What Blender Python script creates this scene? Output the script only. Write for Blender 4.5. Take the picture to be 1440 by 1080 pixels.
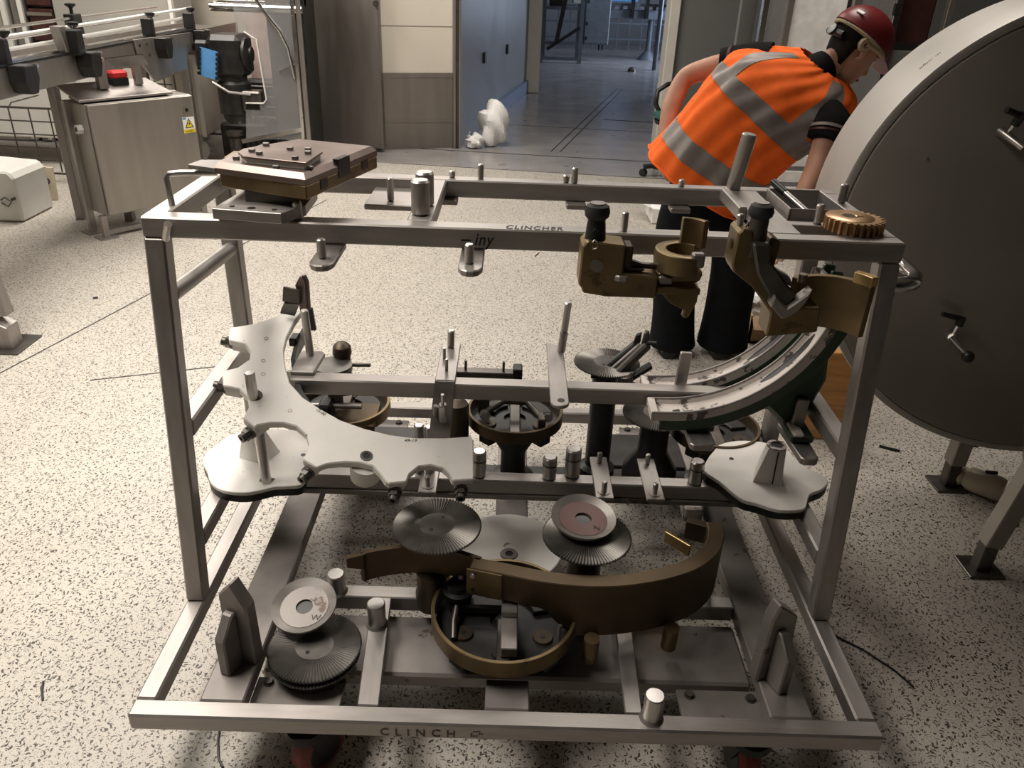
import bpy, bmesh, math, random
from mathutils import Vector, Matrix
random.seed(7)
for o in list(bpy.data.objects):
    bpy.data.objects.remove(o)
SC = bpy.context.scene
COL = SC.collection
PI = math.pi

# ------------------------------------------------------------------ camera
YAW, PITCH, ROLL = math.radians(0.5693), math.radians(27.8404), math.radians(2.2089)
fw = Vector((math.sin(YAW)*math.cos(PITCH), math.cos(YAW)*math.cos(PITCH), -math.sin(PITCH)))
rt = Vector((math.cos(YAW), -math.sin(YAW), 0))
up = rt.cross(fw)
R_ = rt*math.cos(ROLL) + up*math.sin(ROLL)
U_ = -rt*math.sin(ROLL) + up*math.cos(ROLL)
cam_d = bpy.data.cameras.new('camera')
cam = bpy.data.objects.new('camera', cam_d)
COL.objects.link(cam)
m = Matrix((R_, U_, -fw)).transposed().to_4x4()
m.translation = Vector((-0.0266, -1.4408, 1.4625))
cam.matrix_world = m
cam_d.sensor_fit = 'HORIZONTAL'
cam_d.sensor_width = 36.0
cam_d.lens = 1108.78/1440*36.0
cam_d.clip_start = 0.05
SC.camera = cam

# ------------------------------------------------------------------ world, lights, exposure
W = bpy.data.worlds.new('world')
SC.world = W
W.use_nodes = True
W.node_tree.nodes['Background'].inputs[0].default_value = (0.55, 0.62, 0.75, 1)
W.node_tree.nodes['Background'].inputs[1].default_value = 0.25
SC.view_settings.view_transform = 'Standard'
SC.view_settings.look = 'None'
SC.view_settings.exposure = 0.1
SC.view_settings.gamma = 1.0
SC.view_settings.use_curve_mapping = False

def area(name, loc, sx, sy, power, col=(1, .93, .845), rot=(0, 0, 0), spread=180):
    l = bpy.data.lights.new(name, 'AREA')
    l.shape = 'RECTANGLE'
    l.size = sx
    l.size_y = sy
    l.energy = power
    l.color = col
    l.spread = math.radians(spread)
    o = bpy.data.objects.new(name, l)
    o.location = loc
    o.rotation_euler = rot
    COL.objects.link(o)
    return o

# ceiling strip lamps of the hall: rows over the conveyor and over the aisle, none over the drum side
area('ceiling_lamp', (-1.7, 0.4, 3.1), 1.1, 2.2, 78, spread=125)
area('ceiling_lamp', (-2.6, 4.0, 3.0), .9, 2.0, 115)
area('ceiling_lamp', (-0.5, 4.3, 3.2), .9, 1.5, 60)
area('ceiling_lamp', (1.0, 2.2, 3.2), .9, 1.2, 40)
# blue daylight in the far hall beyond the corridor
area('daylight_window', (4.2, 13.5, 2.0), 3.0, 2.2, 190, (.66, .78, 1.0), (0, math.radians(90), 0))

# ------------------------------------------------------------------ materials
def mat(name, col, rough=.5, metal=0.0, var=.12, scale=14, bump=0.0, stretch=None, col2=None, spec=None,
        patch=None, emit=None, alpha=None, trans=None, sharp=None):
    """procedural principled material: base colour broken up by noise, optional second colour in worn patches"""
    M = bpy.data.materials.new(name)
    M.use_nodes = True
    nt = M.node_tree
    b = nt.nodes['Principled BSDF']
    tc = nt.nodes.new('ShaderNodeTexCoord')
    mp = nt.nodes.new('ShaderNodeMapping')
    nt.links.new(tc.outputs['Object'], mp.inputs[0])
    if stretch:
        mp.inputs['Scale'].default_value = stretch
    n = nt.nodes.new('ShaderNodeTexNoise')
    n.inputs['Scale'].default_value = scale
    n.inputs['Detail'].default_value = 5
    nt.links.new(mp.outputs[0], n.inputs['Vector'])
    r = nt.nodes.new('ShaderNodeValToRGB')
    c1 = [max(0, c*(1-var)) for c in col]
    c2 = [min(1, c*(1+var)) for c in col] if col2 is None else col2
    r.color_ramp.elements[0].color = (*c1, 1)
    r.color_ramp.elements[1].color = (*c2, 1)
    lo, hi = sharp if sharp else (.32, .68)
    r.color_ramp.elements[0].position = lo
    r.color_ramp.elements[1].position = hi
    nt.links.new(n.outputs[0], r.inputs[0])
    nt.links.new(r.outputs[0], b.inputs['Base Color'])
    if patch:
        pc, thr, psc = patch
        n2 = nt.nodes.new('ShaderNodeTexNoise')
        n2.inputs['Scale'].default_value = psc
        n2.inputs['Detail'].default_value = 8
        n2.inputs['Roughness'].default_value = .65
        nt.links.new(tc.outputs['Object'], n2.inputs['Vector'])
        r2 = nt.nodes.new('ShaderNodeValToRGB')
        r2.color_ramp.elements[0].position = thr
        r2.color_ramp.elements[1].position = thr+.03
        nt.links.new(n2.outputs[0], r2.inputs[0])
        mx = nt.nodes.new('ShaderNodeMix')
        mx.data_type = 'RGBA'
        nt.links.new(r2.outputs[0], mx.inputs['Factor'])
        nt.links.new(r.outputs[0], mx.inputs['A'])
        mx.inputs['B'].default_value = (*pc, 1)
        nt.links.new(mx.outputs['Result'], b.inputs['Base Color'])
    b.inputs['Roughness'].default_value = rough
    b.inputs['Metallic'].default_value = metal
    if spec is not None:
        b.inputs['Specular IOR Level'].default_value = spec
    rr = nt.nodes.new('ShaderNodeMapRange')
    rr.inputs['To Min'].default_value = max(.03, rough-.08)
    rr.inputs['To Max'].default_value = min(1, rough+.12)
    nt.links.new(n.outputs[0], rr.inputs['Value'])
    nt.links.new(rr.outputs[0], b.inputs['Roughness'])
    if bump:
        bp = nt.nodes.new('ShaderNodeBump')
        bp.inputs['Strength'].default_value = bump
        bp.inputs['Distance'].default_value = .004
        nt.links.new(n.outputs[0], bp.inputs['Height'])
        nt.links.new(bp.outputs[0], b.inputs['Normal'])
    if emit:
        b.inputs['Emission Color'].default_value = (*emit[0], 1)
        b.inputs['Emission Strength'].default_value = emit[1]
    if alpha is not None:
        b.inputs['Alpha'].default_value = alpha
    if trans is not None:
        b.inputs['Transmission Weight'].default_value = trans
    return M

def floor_mat():
    """beige resin floor with dark elongated flakes"""
    M = bpy.data.materials.new('flake_floor')
    M.use_nodes = True
    nt = M.node_tree
    b = nt.nodes['Principled BSDF']
    tc = nt.nodes.new('ShaderNodeTexCoord')
    dis = nt.nodes.new('ShaderNodeTexNoise')
    dis.inputs['Scale'].default_value = 40
    dis.inputs['Detail'].default_value = 3
    nt.links.new(tc.outputs['Object'], dis.inputs['Vector'])
    add = nt.nodes.new('ShaderNodeVectorMath')
    add.operation = 'MULTIPLY_ADD'
    add.inputs[1].default_value = (.03, .03, .0)
    nt.links.new(dis.outputs['Color'], add.inputs[0])
    nt.links.new(tc.outputs['Object'], add.inputs[2])
    facs = []
    for i, (sc, thr, st) in enumerate(((118, .215, (1, .42, 1)), (142, .205, (.40, 1, 1)), (280, .22, (1, .8, 1)))):
        mp = nt.nodes.new('ShaderNodeMapping')
        mp.inputs['Scale'].default_value = st
        mp.inputs['Rotation'].default_value = (0, 0, .7*i)
        mp.inputs['Location'].default_value = (3.1*i, 1.7*i, 0)
        nt.links.new(add.outputs[0], mp.inputs[0])
        v = nt.nodes.new('ShaderNodeTexVoronoi')
        v.voronoi_dimensions = '2D'
        v.inputs['Scale'].default_value = sc
        nt.links.new(mp.outputs[0], v.inputs['Vector'])
        lt = nt.nodes.new('ShaderNodeMath')
        lt.operation = 'LESS_THAN'
        lt.inputs[1].default_value = thr
        nt.links.new(v.outputs['Distance'], lt.inputs[0])
        sp = nt.nodes.new('ShaderNodeSeparateColor')
        nt.links.new(v.outputs['Color'], sp.inputs[0])
        gt = nt.nodes.new('ShaderNodeMath')
        gt.operation = 'GREATER_THAN'
        gt.inputs[1].default_value = .50
        nt.links.new(sp.outputs[0], gt.inputs[0])
        mu = nt.nodes.new('ShaderNodeMath')
        mu.operation = 'MULTIPLY'
        nt.links.new(lt.outputs[0], mu.inputs[0])
        nt.links.new(gt.outputs[0], mu.inputs[1])
        facs.append(mu)
    mx1 = nt.nodes.new('ShaderNodeMath')
    mx1.operation = 'MAXIMUM'
    nt.links.new(facs[0].outputs[0], mx1.inputs[0])
    nt.links.new(facs[1].outputs[0], mx1.inputs[1])
    mx2 = nt.nodes.new('ShaderNodeMath')
    mx2.operation = 'MAXIMUM'
    nt.links.new(mx1.outputs[0], mx2.inputs[0])
    nt.links.new(facs[2].outputs[0], mx2.inputs[1])
    big = nt.nodes.new('ShaderNodeTexNoise')
    big.inputs['Scale'].default_value = 2.2
    big.inputs['Detail'].default_value = 6
    nt.links.new(tc.outputs['Object'], big.inputs['Vector'])
    r = nt.nodes.new('ShaderNodeValToRGB')
    r.color_ramp.elements[0].color = (.43, .395, .345, 1)
    r.color_ramp.elements[1].color = (.54, .505, .445, 1)
    nt.links.new(big.outputs[0], r.inputs[0])
    mix = nt.nodes.new('ShaderNodeMix')
    mix.data_type = 'RGBA'
    nt.links.new(mx2.outputs[0], mix.inputs['Factor'])
    nt.links.new(r.outputs[0], mix.inputs['A'])
    mix.inputs['B'].default_value = (.05, .042, .034, 1)
    nt.links.new(mix.outputs['Result'], b.inputs['Base Color'])
    b.inputs['Roughness'].default_value = .48
    return M

M = {}
M['floor'] = floor_mat()
M['floor_dark'] = mat('corridor_floor', (.27, .255, .25), .22, 0, .12, 3, patch=((.16, .15, .14), .62, 6))
M['joint'] = mat('floor_joint', (.03, .028, .025), .7)
M['steel'] = mat('brushed_steel', (.36, .336, .318), .43, .84, .10, 10, .03, (1, 6, 6))
M['steel_y'] = mat('brushed_steel_lengthwise', (.36, .336, .318), .43, .84, .10, 10, .03, (6, 1, 6))
M['steel_z'] = mat('brushed_steel_upright', (.36, .336, .318), .43, .84, .10, 10, .03, (6, 6, 1))
M['steel_dirty'] = mat('stained_steel', (.25, .228, .215), .5, .6, .22, 9, .05, patch=((.12, .09, .075), .62, 11))
M['pin'] = mat('turned_steel', (.50, .48, .455), .30, .95, .10, 30, .02, (1, 1, .2))
M['chrome'] = mat('bright_steel', (.75, .74, .72), .14, 1, .05)
M['sheet'] = mat('satin_sheet_steel', (.36, .335, .305), .40, .85, .08, 3, .01, (5, 5, .6))
M['sheet_dark'] = mat('dull_grey_drum_steel', (.26, .235, .21), .52, .55, .06, 4, .01)
M['sheet_rim'] = mat('grey_drum_rim', (.42, .40, .37), .48, .55, .06, 4)
M['sheet_door'] = mat('dull_sheet_steel', (.27, .245, .22), .42, .8, .06, 3, .01, (5, 5, .6))
M['darksteel'] = mat('oiled_dark_steel', (.12, .11, .10), .38, .8, .25, 18, .06)
M['black_iron'] = mat('blackened_iron', (.028, .027, .026), .42, .4, .35, 16, .08)
M['disc'] = mat('dark_serrated_steel', (.15, .142, .13), .40, .85, .22, 22, .05)
M['brass'] = mat('tarnished_brass', (.20, .145, .075), .42, .8, .24, 12, .05, patch=((.14, .10, .055), .60, 16))
M['bronze'] = mat('brown_bronze', (.105, .075, .045), .46, .75, .20, 9, .05)
M['bronze_dark'] = mat('dark_bronze', (.075, .058, .04), .45, .75, .22, 9, .05)
M['brass_bright'] = mat('bright_worn_brass', (.62, .45, .21), .30, .95, .15, 20, .03)
M['gear'] = mat('bronze_gear_metal', (.55, .36, .20), .34, .9, .2, 14, .03)
M['whitepaint'] = mat('chipped_white_paint', (.80, .775, .73), .42, 0, .06, 8, .05, patch=((.22, .20, .175), .665, 48))
M['whiteworn'] = mat('worn_white_paint', (.58, .53, .49), .5, 0, .10, 9, .1, patch=((.11, .095, .085), .545, 24))
M['green'] = mat('dark_green_enamel', (.022, .05, .024), .34, 0, .3, 9, .08, patch=((.42, .42, .37), .70, 18))
M['copper'] = mat('reddish_plate', (.25, .195, .175), .36, .85, .15, 12, .03)
M['redface'] = mat('maroon_hub_face', (.075, .030, .026), .38, .4, .2, 14)
M['black'] = mat('black_plastic', (.012, .012, .012), .35, 0, .2, 20)
M['rubber'] = mat('black_rubber', (.02, .02, .02), .7)
M['redwheel'] = mat('red_tyre', (.20, .03, .025), .5, 0, .2, 20)
M['redplastic'] = mat('red_plastic', (.5, .02, .02), .35)
M['ink'] = mat('marker_ink', (.018, .015, .013), .6)
M['stamp'] = mat('stamped_letters', (.09, .08, .07), .6)
M['wall'] = mat('cream_wall_panel', (.60, .55, .47), .42, 0, .04, 2)
M['cabinet_grey'] = mat('pale_grey_cabinet', (.34, .325, .295), .45, 0, .05, 2)
M['wall_grey'] = mat('grey_wall_panel', (.13, .13, .125), .5, 0, .05, 2)
M['wall_blue'] = mat('corridor_wall', (.22, .225, .235), .32, 0, .05, 2)
M['jamb'] = mat('pale_jamb', (.66, .63, .56), .4, 0, .04, 4)
M['skirting'] = mat('blue_skirting', (.10, .17, .30), .35)
M['ceiling'] = mat('ceiling_panel', (.36, .325, .31), .7)
M['whiteplastic'] = mat('white_plastic', (.72, .71, .67), .4, 0, .05, 6)
M['plasticdirty'] = mat('stained_board', (.50, .43, .32), .55, 0, .2, 9, 0, None, None, None, ((.25, .16, .08), .6, 9))
M['wood'] = mat('orange_wood', (.45, .22, .07), .5, 0, .2, 6, .04, (1, 1, 8))
M['card'] = mat('cardboard', (.42, .28, .17), .8, 0, .15, 12)
M['orange'] = mat('hi_vis_orange', (.93, .155, .022), .75, 0, .08, 22, .12, spec=.2)
M['reflect'] = mat('reflective_tape', (.215, .19, .175), .5, .25, .1, 30, .05)
M['trousers'] = mat('black_trousers', (.006, .0065, .008), .9, 0, .3, 25, .15, spec=.12)
M['shirt'] = mat('black_shirt', (.007, .0065, .0065), .9, 0, .3, 30, .1, spec=.12)
M['skin'] = mat('skin', (.47, .245, .165), .55, 0, .12, 18, .05)
M['hair'] = mat('dark_hair', (.012, .009, .008), .8, 0, .4, 60, .3, spec=.1)
M['helmet'] = mat('dark_red_shell', (.15, .012, .014), .35, 0, .12, 8)
M['strap'] = mat('tan_strap', (.34, .27, .17), .6)
M['blue'] = mat('blue_sticker', (.10, .30, .62), .5)
M['yellow'] = mat('yellow_sticker', (.85, .66, .03), .5)
M['whitesheet'] = mat('white_sheet', (.85, .84, .82), .6)
M['greencushion'] = mat('green_seat', (.02, .10, .075), .8)
M['greybox'] = mat('grey_enclosure', (.13, .15, .165), .45)
M['bluemachine'] = mat('far_machine_steel', (.17, .19, .22), .45, .4)
M['bag'] = mat('thin_white_plastic', (.75, .74, .72), .45, 0, .05, 20, .6)
M['pinkgrey'] = mat('pale_pink_panel', (.50, .38, .34), .5)
M['jar'] = mat('cloudy_plastic', (.48, .43, .33), .35, 0, .1, 12)
def glass_mat(name, col, a, rough=.1):
    G = mat(name, col, rough, 0, .03, 4, alpha=a)
    return G
M['perspex'] = glass_mat('scuffed_perspex', (.42, .42, .42), .30)
M['bagclear'] = glass_mat('clear_film', (.6, .58, .55), .45, .2)

# ------------------------------------------------------------------ mesh helpers
def V(*a):
    return Vector(a[0]) if len(a) == 1 else Vector(a)

def perp(a):
    a = V(a).normalized()
    h = V(0, 0, 1) if abs(a.z) < .9 else V(1, 0, 0)
    u = h.cross(a).normalized()
    return u, a.cross(u)

class MB:
    def __init__(s):
        s.v, s.f = [], []
    def add(s, vs, fs):
        o = len(s.v)
        s.v += [tuple(x) for x in vs]
        s.f += [tuple(i+o for i in f) for f in fs]
        return s
    def box(s, x0, x1, y0, y1, z0, z1):
        return s.hexa([(x0, y0, z0), (x1, y0, z0), (x1, y1, z0), (x0, y1, z0), (x0, y0, z1), (x1, y0, z1), (x1, y1, z1), (x0, y1, z1)])
    def hexa(s, p):
        return s.add(p, [(3, 2, 1, 0), (4, 5, 6, 7), (0, 1, 5, 4), (1, 2, 6, 5), (2, 3, 7, 6), (3, 0, 4, 7)])
    def obox(s, c, ax, ay, az, sx, sy, sz):
        c, ax, ay, az = V(c), V(ax).normalized()*sx/2, V(ay).normalized()*sy/2, V(az).normalized()*sz/2
        return s.hexa([c-ax-ay-az, c+ax-ay-az, c+ax+ay-az, c-ax+ay-az, c-ax-ay+az, c+ax-ay+az, c+ax+ay+az, c-ax+ay+az])
    def bar(s, p0, p1, w, h, upv=(0, 0, 1)):
        p0, p1 = V(p0), V(p1)
        d = (p1-p0)
        x = d.cross(V(upv)).normalized()
        z = x.cross(d).normalized()
        return s.obox((p0+p1)/2, d, x, z, d.length, w, h)
    def cyl(s, p0, p1, r0, r1=None, n=20, cap=True, bev=0):
        p0, p1 = V(p0), V(p1)
        if r1 is None:
            r1 = r0
        a = (p1-p0)
        L = a.length
        prof = [(0, 0), (r0-bev, 0), (r0, bev), (r1, L-bev), (r1-bev, L), (0, L)] if bev else [(0, 0), (r0, 0), (r1, L), (0, L)]
        return s.lathe(p0, a, prof if cap else [(r0, 0), (r1, L)], n)
    def lathe(s, base, axis, prof, n=32, closed=False, a0=0, a1=2*PI):
        base = V(base)
        axis = V(axis).normalized()
        u, w = perp(axis)
        full = abs(a1-a0-2*PI) < 1e-6
        k = n if full else n+1
        vs, fs, idx = [], [], []
        for r, h in prof:
            if r < 1e-7:
                idx.append([len(vs)]*k)
                vs.append(base+axis*h)
            else:
                row = []
                for i in range(k):
                    t = a0+(a1-a0)*i/n
                    row.append(len(vs))
                    vs.append(base+axis*h+(u*math.cos(t)+w*math.sin(t))*r)
                idx.append(row)
        m_ = len(prof)
        for j in range(m_ if closed else m_-1):
            A, B = idx[j], idx[(j+1) % m_]
            for i in range(n):
                i2 = (i+1) % k
                q = []
                for x in (A[i], A[i2], B[i2], B[i]):
                    if x not in q:
                        q.append(x)
                if len(q) >= 3:
                    fs.append(q)
        if closed and not full:
            fs.append([r[0] for r in idx])
            fs.append([r[-1] for r in idx])
        return s.add(vs, fs)
    def prism(s, poly, h0, h1, o=(0, 0, 0), ex=(1, 0, 0), ey=(0, 1, 0), ez=(0, 0, 1), off=None):
        o, ex, ey, ez = V(o), V(ex), V(ey), V(ez)
        n = len(poly)
        top = poly if off is None else off
        vs = [o+ex*x+ey*y+ez*h0 for x, y in poly]+[o+ex*x+ey*y+ez*h1 for x, y in top]
        fs = [tuple(reversed(range(n))), tuple(range(n, 2*n))]+[(i, (i+1) % n, n+(i+1) % n, n+i) for i in range(n)]
        return s.add(vs, fs)
    def slab(s, pts, vec):
        n = len(pts)
        vs = [V(p) for p in pts]+[V(p)+V(vec) for p in pts]
        return s.add(vs, [tuple(reversed(range(n))), tuple(range(n, 2*n))]+[(i, (i+1) % n, n+(i+1) % n, n+i) for i in range(n)])
    def loft(s, rings, cap=True, close=True):
        n = len(rings[0])
        vs = [p for r in rings for p in r]
        fs = []
        for j in range(len(rings)-1):
            for i in range(n if close else n-1):
                i2 = (i+1) % n
                fs.append((j*n+i, j*n+i2, (j+1)*n+i2, (j+1)*n+i))
        if cap and close:
            fs.append(tuple(reversed(range(n))))
            fs.append(tuple(range((len(rings)-1)*n, len(rings)*n)))
        return s.add(vs, fs)
    def tube(s, pts, r, n=10, cap=True):
        pts = [V(p) for p in pts]
        rr = r if isinstance(r, (list, tuple)) else [r]*len(pts)
        rings = []
        u = None
        for i, p in enumerate(pts):
            t = (pts[min(i+1, len(pts)-1)]-pts[max(i-1, 0)]).normalized()
            if u is None:
                u, w = perp(t)
            else:
                u = (u-t*u.dot(t)).normalized()
                w = t.cross(u)
            rings.append([p+(u*math.cos(2*PI*k/n)+w*math.sin(2*PI*k/n))*rr[i] for k in range(n)])
        return s.loft(rings, cap)
    def ball(s, c, rx, ry=None, rz=None, n=16, mrot=None):
        ry = ry or rx
        rz = rz or rx
        c = V(c)
        k = n//2
        rows = []
        vs, fs = [], []
        for j in range(k+1):
            t = PI*j/k
            if j in (0, k):
                rows.append([len(vs)]*n)
                p = V(0, 0, rz*math.cos(t))
                vs.append(c+(mrot @ p if mrot else p))
            else:
                row = []
                for i in range(n):
                    a = 2*PI*i/n
                    p = V(rx*math.sin(t)*math.cos(a), ry*math.sin(t)*math.sin(a), rz*math.cos(t))
                    row.append(len(vs))
                    vs.append(c+(mrot @ p if mrot else p))
                rows.append(row)
        for j in range(k):
            for i in range(n):
                q = []
                for x in (rows[j][i], rows[j][(i+1) % n], rows[j+1][(i+1) % n], rows[j+1][i]):
                    if x not in q:
                        q.append(x)
                fs.append(q)
        return s.add(vs, fs)
    def build(s, name, mt, parent=None, bev=0, smooth=38, label=None, kind=None, sub=0):
        me = bpy.data.meshes.new(name)
        bm = bmesh.new()
        bv = [bm.verts.new(p) for p in s.v]
        for f in s.f:
            try:
                bm.faces.new([bv[i] for i in f])
            except ValueError:
                pass
        bmesh.ops.recalc_face_normals(bm, faces=bm.faces)
        if bev:
            es = [e for e in bm.edges if len(e.link_faces) == 2 and e.calc_face_angle(0) > math.radians(40)]
            bmesh.ops.bevel(bm, geom=es, offset=bev, segments=1, profile=.5, affect='EDGES', clamp_overlap=True)
            smooth = min(smooth, 24)
        for f in bm.faces:
            f.smooth = True
        bm.to_mesh(me)
        bm.free()
        me.set_sharp_from_angle(angle=math.radians(smooth))
        me.materials.append(M[mt] if isinstance(mt, str) else mt)
        o = bpy.data.objects.new(name, me)
        COL.objects.link(o)
        if sub:
            md = o.modifiers.new('subdivision', 'SUBSURF')
            md.levels = md.render_levels = sub
        if parent is not None:
            o.parent = parent
            o.matrix_parent_inverse = PINV.get(parent.name, Matrix())
        if label:
            o['label'] = label
        if kind:
            o['kind'] = kind
        return o

PINV = {}
def thing(name, label, cat, loc=(0, 0, 0), group=None):
    o = bpy.data.objects.new(name, None)
    o.empty_display_size = .05
    COL.objects.link(o)
    o.location = loc
    PINV[o.name] = Matrix.Translation(-V(loc))
    o['label'] = label
    o['category'] = cat
    if group:
        o['group'] = group
    return o

def tag(o, label, cat, group=None):
    o['label'] = label
    o['category'] = cat
    if group:
        o['group'] = group
    return o

def text(name, body, size, o, ex, ey, mt, parent, shear=0, sx=1.0, space=1.0, lift=.0006, bold=0.0):
    cu = bpy.data.curves.new(name, 'FONT')
    cu.body = body
    cu.size = size
    cu.shear = shear
    cu.offset = bold
    cu.space_character = space
    tmp = bpy.data.objects.new(name, cu)
    COL.objects.link(tmp)
    bpy.context.view_layer.update()
    dg = bpy.context.evaluated_depsgraph_get()
    me = bpy.data.meshes.new_from_object(tmp.evaluated_get(dg))
    bpy.data.objects.remove(tmp)
    ex, ey = V(ex).normalized(), V(ey).normalized()
    ez = ex.cross(ey)
    for vtx in me.vertices:
        p = vtx.co
        vtx.co = V(o)+ex*p.x*sx+ey*p.y+ez*lift
    me.materials.clear()
    me.materials.append(M[mt])
    ob = bpy.data.objects.new(name, me)
    COL.objects.link(ob)
    if parent is not None:
        ob.parent = parent
        ob.matrix_parent_inverse = PINV.get(parent.name, Matrix())
    return ob

def smooth_loop(P, k=3):
    out = []
    n = len(P)
    for i in range(n):
        q = [P[(i+j-1) % n] for j in range(4)]
        for j in range(k):
            t = j/k
            out.append(tuple(.5*((2*b)+(-a+c)*t+(2*a-5*b+4*c-d)*t*t+(-a+3*b-3*c+d)*t**3) for a, b, c, d in zip(*q)))
    return out

def circ(cx, cy, r, n=16, a0=0, a1=2*PI, end=False):
    k = n+1 if end else n
    return [(cx+r*math.cos(a0+(a1-a0)*i/n), cy+r*math.sin(a0+(a1-a0)*i/n)) for i in range(k)]

def hexbolt(mb, p, axis, r=.008, h=.006, washer=True):
    p = V(p)
    a = V(axis).normalized()
    if washer:
        mb.cyl(p, p+a*.0015, r*1.25, n=16)
    mb.cyl(p+a*.0015, p+a*(h+.0015), r, n=6)

# ================================================================== THE SETTING
def struct(mb, name, mt, parent=None, bev=0):
    o = mb.build(name, mt, parent, bev)
    if parent is None:
        o['kind'] = 'structure'
    return o

fl = struct(MB().add([(-7, -5, 0), (7, -5, 0), (7, 4.36, 0), (-7, 5.74, 0)], [(0, 1, 2, 3)]), 'floor', 'floor')
fl2 = struct(MB().add([(-7, 5.74, 0), (7, 4.36, 0), (7, 19, 0), (-7, 19, 0)], [(0, 1, 2, 3)]), 'floor', 'floor_dark')

def joint(p, q, w=.008, par=None):
    p, q = V(*p, 0.0006), V(*q, 0.0006)
    d = (q-p).normalized()
    s = V(-d.y, d.x, 0)*w/2
    MB().slab([p-s, q-s, q+s, p+s], (0, 0, .0006)).build('joint', 'joint', par)
joint((-1.20, 5.81), (1.9, 5.50), .02, fl2)
joint((-1.05, 5.16), (2.2, 4.84), .012, fl2)
joint((.319, 5.863), (1.40, 10.3), .012, fl2)
joint((.40, 5.86), (1.48, 10.3), .012, fl2)
joint((.97, 7.7), (2.0, 7.55), .03, fl2)
joint((-.45, 7.2), (2.0, 6.95), .012, fl2)
joint((-2.06, 1.0), (-1.30, 3.96), .007, fl)
joint((-1.625, 1.24), (-1.05, 1.44), .007, fl)

def vwall(name, p, q, z0, z1, th, mt, par=None):
    p, q = V(*p, 0), V(*q, 0)
    d = (q-p).normalized()
    n = V(-d.y, d.x, 0)*th
    return struct(MB().slab([p+V(0, 0, z0), q+V(0, 0, z0), q+n+V(0, 0, z0), p+n+V(0, 0, z0)], (0, 0, z1-z0)), name, mt, par)

CH = 3.6
wl = vwall('wall_back', (-1.20, 5.66), (-.538, 5.867), 0, CH, .12, 'wall')
# stainless cladding on its lower part, with seams and a cap strip
d_ = (V(-.538, 5.867, 0)-V(-1.20, 5.66, 0)).normalized()
n_ = V(d_.y, -d_.x, 0)
def on_wall(a, z, off=0.0):
    return V(-1.20, 5.66, 0)+d_*a+n_*off+V(0, 0, z)
MB().slab([on_wall(.0, .01, .004), on_wall(.685, .01, .004), on_wall(.685, .635, .004), on_wall(0, .635, .004)], n_*.004).build('cladding_sheet', 'sheet_door', wl)
MB().slab([on_wall(.0, .60, .009), on_wall(.685, .60, .009), on_wall(.685, .637, .009), on_wall(0, .637, .009)], n_*.003).build('cap_strip', 'sheet_door', wl)
MB().slab([on_wall(.0, .235, .009), on_wall(.685, .225, .009), on_wall(.685, .245, .009), on_wall(0, .255, .009)], n_*.003).build('rub_strip', 'sheet_door', wl)
MB().slab([on_wall(.0, 1.0, .001), on_wall(.685, 1.0, .001), on_wall(.685, 1.004, .001), on_wall(0, 1.004, .001)], n_*.002).build('panel_seam', 'steel', wl)
# dark door track and steel trims at the corner
t1 = struct(MB().slab([on_wall(.655, 0, .012), on_wall(.675, 0, .012), on_wall(.675, CH, .012), on_wall(.655, CH, .012)], n_*.03), 'trim_1', 'sheet')
t2 = struct(MB().slab([on_wall(.682, 0, .012), on_wall(.697, 0, .012), on_wall(.697, CH, .012), on_wall(.682, CH, .012)], n_*.025), 'trim_2', 'darksteel')
t3 = struct(MB().slab([on_wall(.702, 0, .012), on_wall(.722, 0, .012), on_wall(.722, CH, .012), on_wall(.702, CH, .012)], n_*.03), 'trim_3', 'sheet')

wc = vwall('wall_corridor', (-.52, 5.87), (.123, 9.63), 0, CH, .12, 'wall_blue')
struct(MB().box(.10, .288, 9.60, 9.85, 0, CH), 'wall_column', 'jamb', None, .01)
dc = V(.643, 3.76, 0).normalized()
nc = V(dc.y, -dc.x, 0)
def on_corr(a, z, off=0.0):
    return V(-.52, 5.87, 0)+dc*a+nc*off+V(0, 0, z)
bb = struct(MB().slab([on_corr(1.3, 0, .002), on_corr(3.75, 0, .002), on_corr(3.75, .16, .002), on_corr(1.3, .16, .002)], nc*.03), 'baseboard_corridor', 'skirting')
for a, z in ((1.0, .62), (2.25, .60)):
    so = MB().slab([on_corr(a, z, .003), on_corr(a+.09, z, .003), on_corr(a+.09, z+.10, .003), on_corr(a, z+.10, .003)], nc*.02)
    o = so.build('wall_socket', 'black', None, .003)
    tag(o, 'black socket plate on the corridor wall, the one %s' % ('nearer the plastic bag' if a < 2 else 'nearer the far hall'), 'wall socket', 'sockets on the corridor wall')

wr = vwall('wall_right', (1.372, 6.1), (7, 5.4), 0, CH, .12, 'wall_grey')
struct(MB().box(1.285, 1.372, 6.06, 6.30, 0, CH), 'trim_4', 'jamb', None, .006)
vwall('wall_corridor_right', (2.06, 10.1), (1.372, 6.3), 0, CH, .10, 'wall_blue')
vwall('wall_far', (7, 18.5), (-7, 18.5), 0, CH, .1, 'wall_blue')
vwall('wall_left', (-6.5, 19), (-6.5, -5), 0, CH, .1, 'wall')
vwall('wall_outer', (6.5, -5), (6.5, 19), 0, CH, .1, 'wall_grey')
vwall('wall_front', (-6.5, -4.6), (6.5, -4.6), 0, CH, .1, 'wall_grey')
vwall('wall_behind_machines', (-6.5, 6.6), (-1.2, 6.2), 0, CH, .1, 'wall')
ce = struct(MB().box(-7, 7, -5, 19, CH, CH+.1), 'ceiling', 'ceiling')

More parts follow.
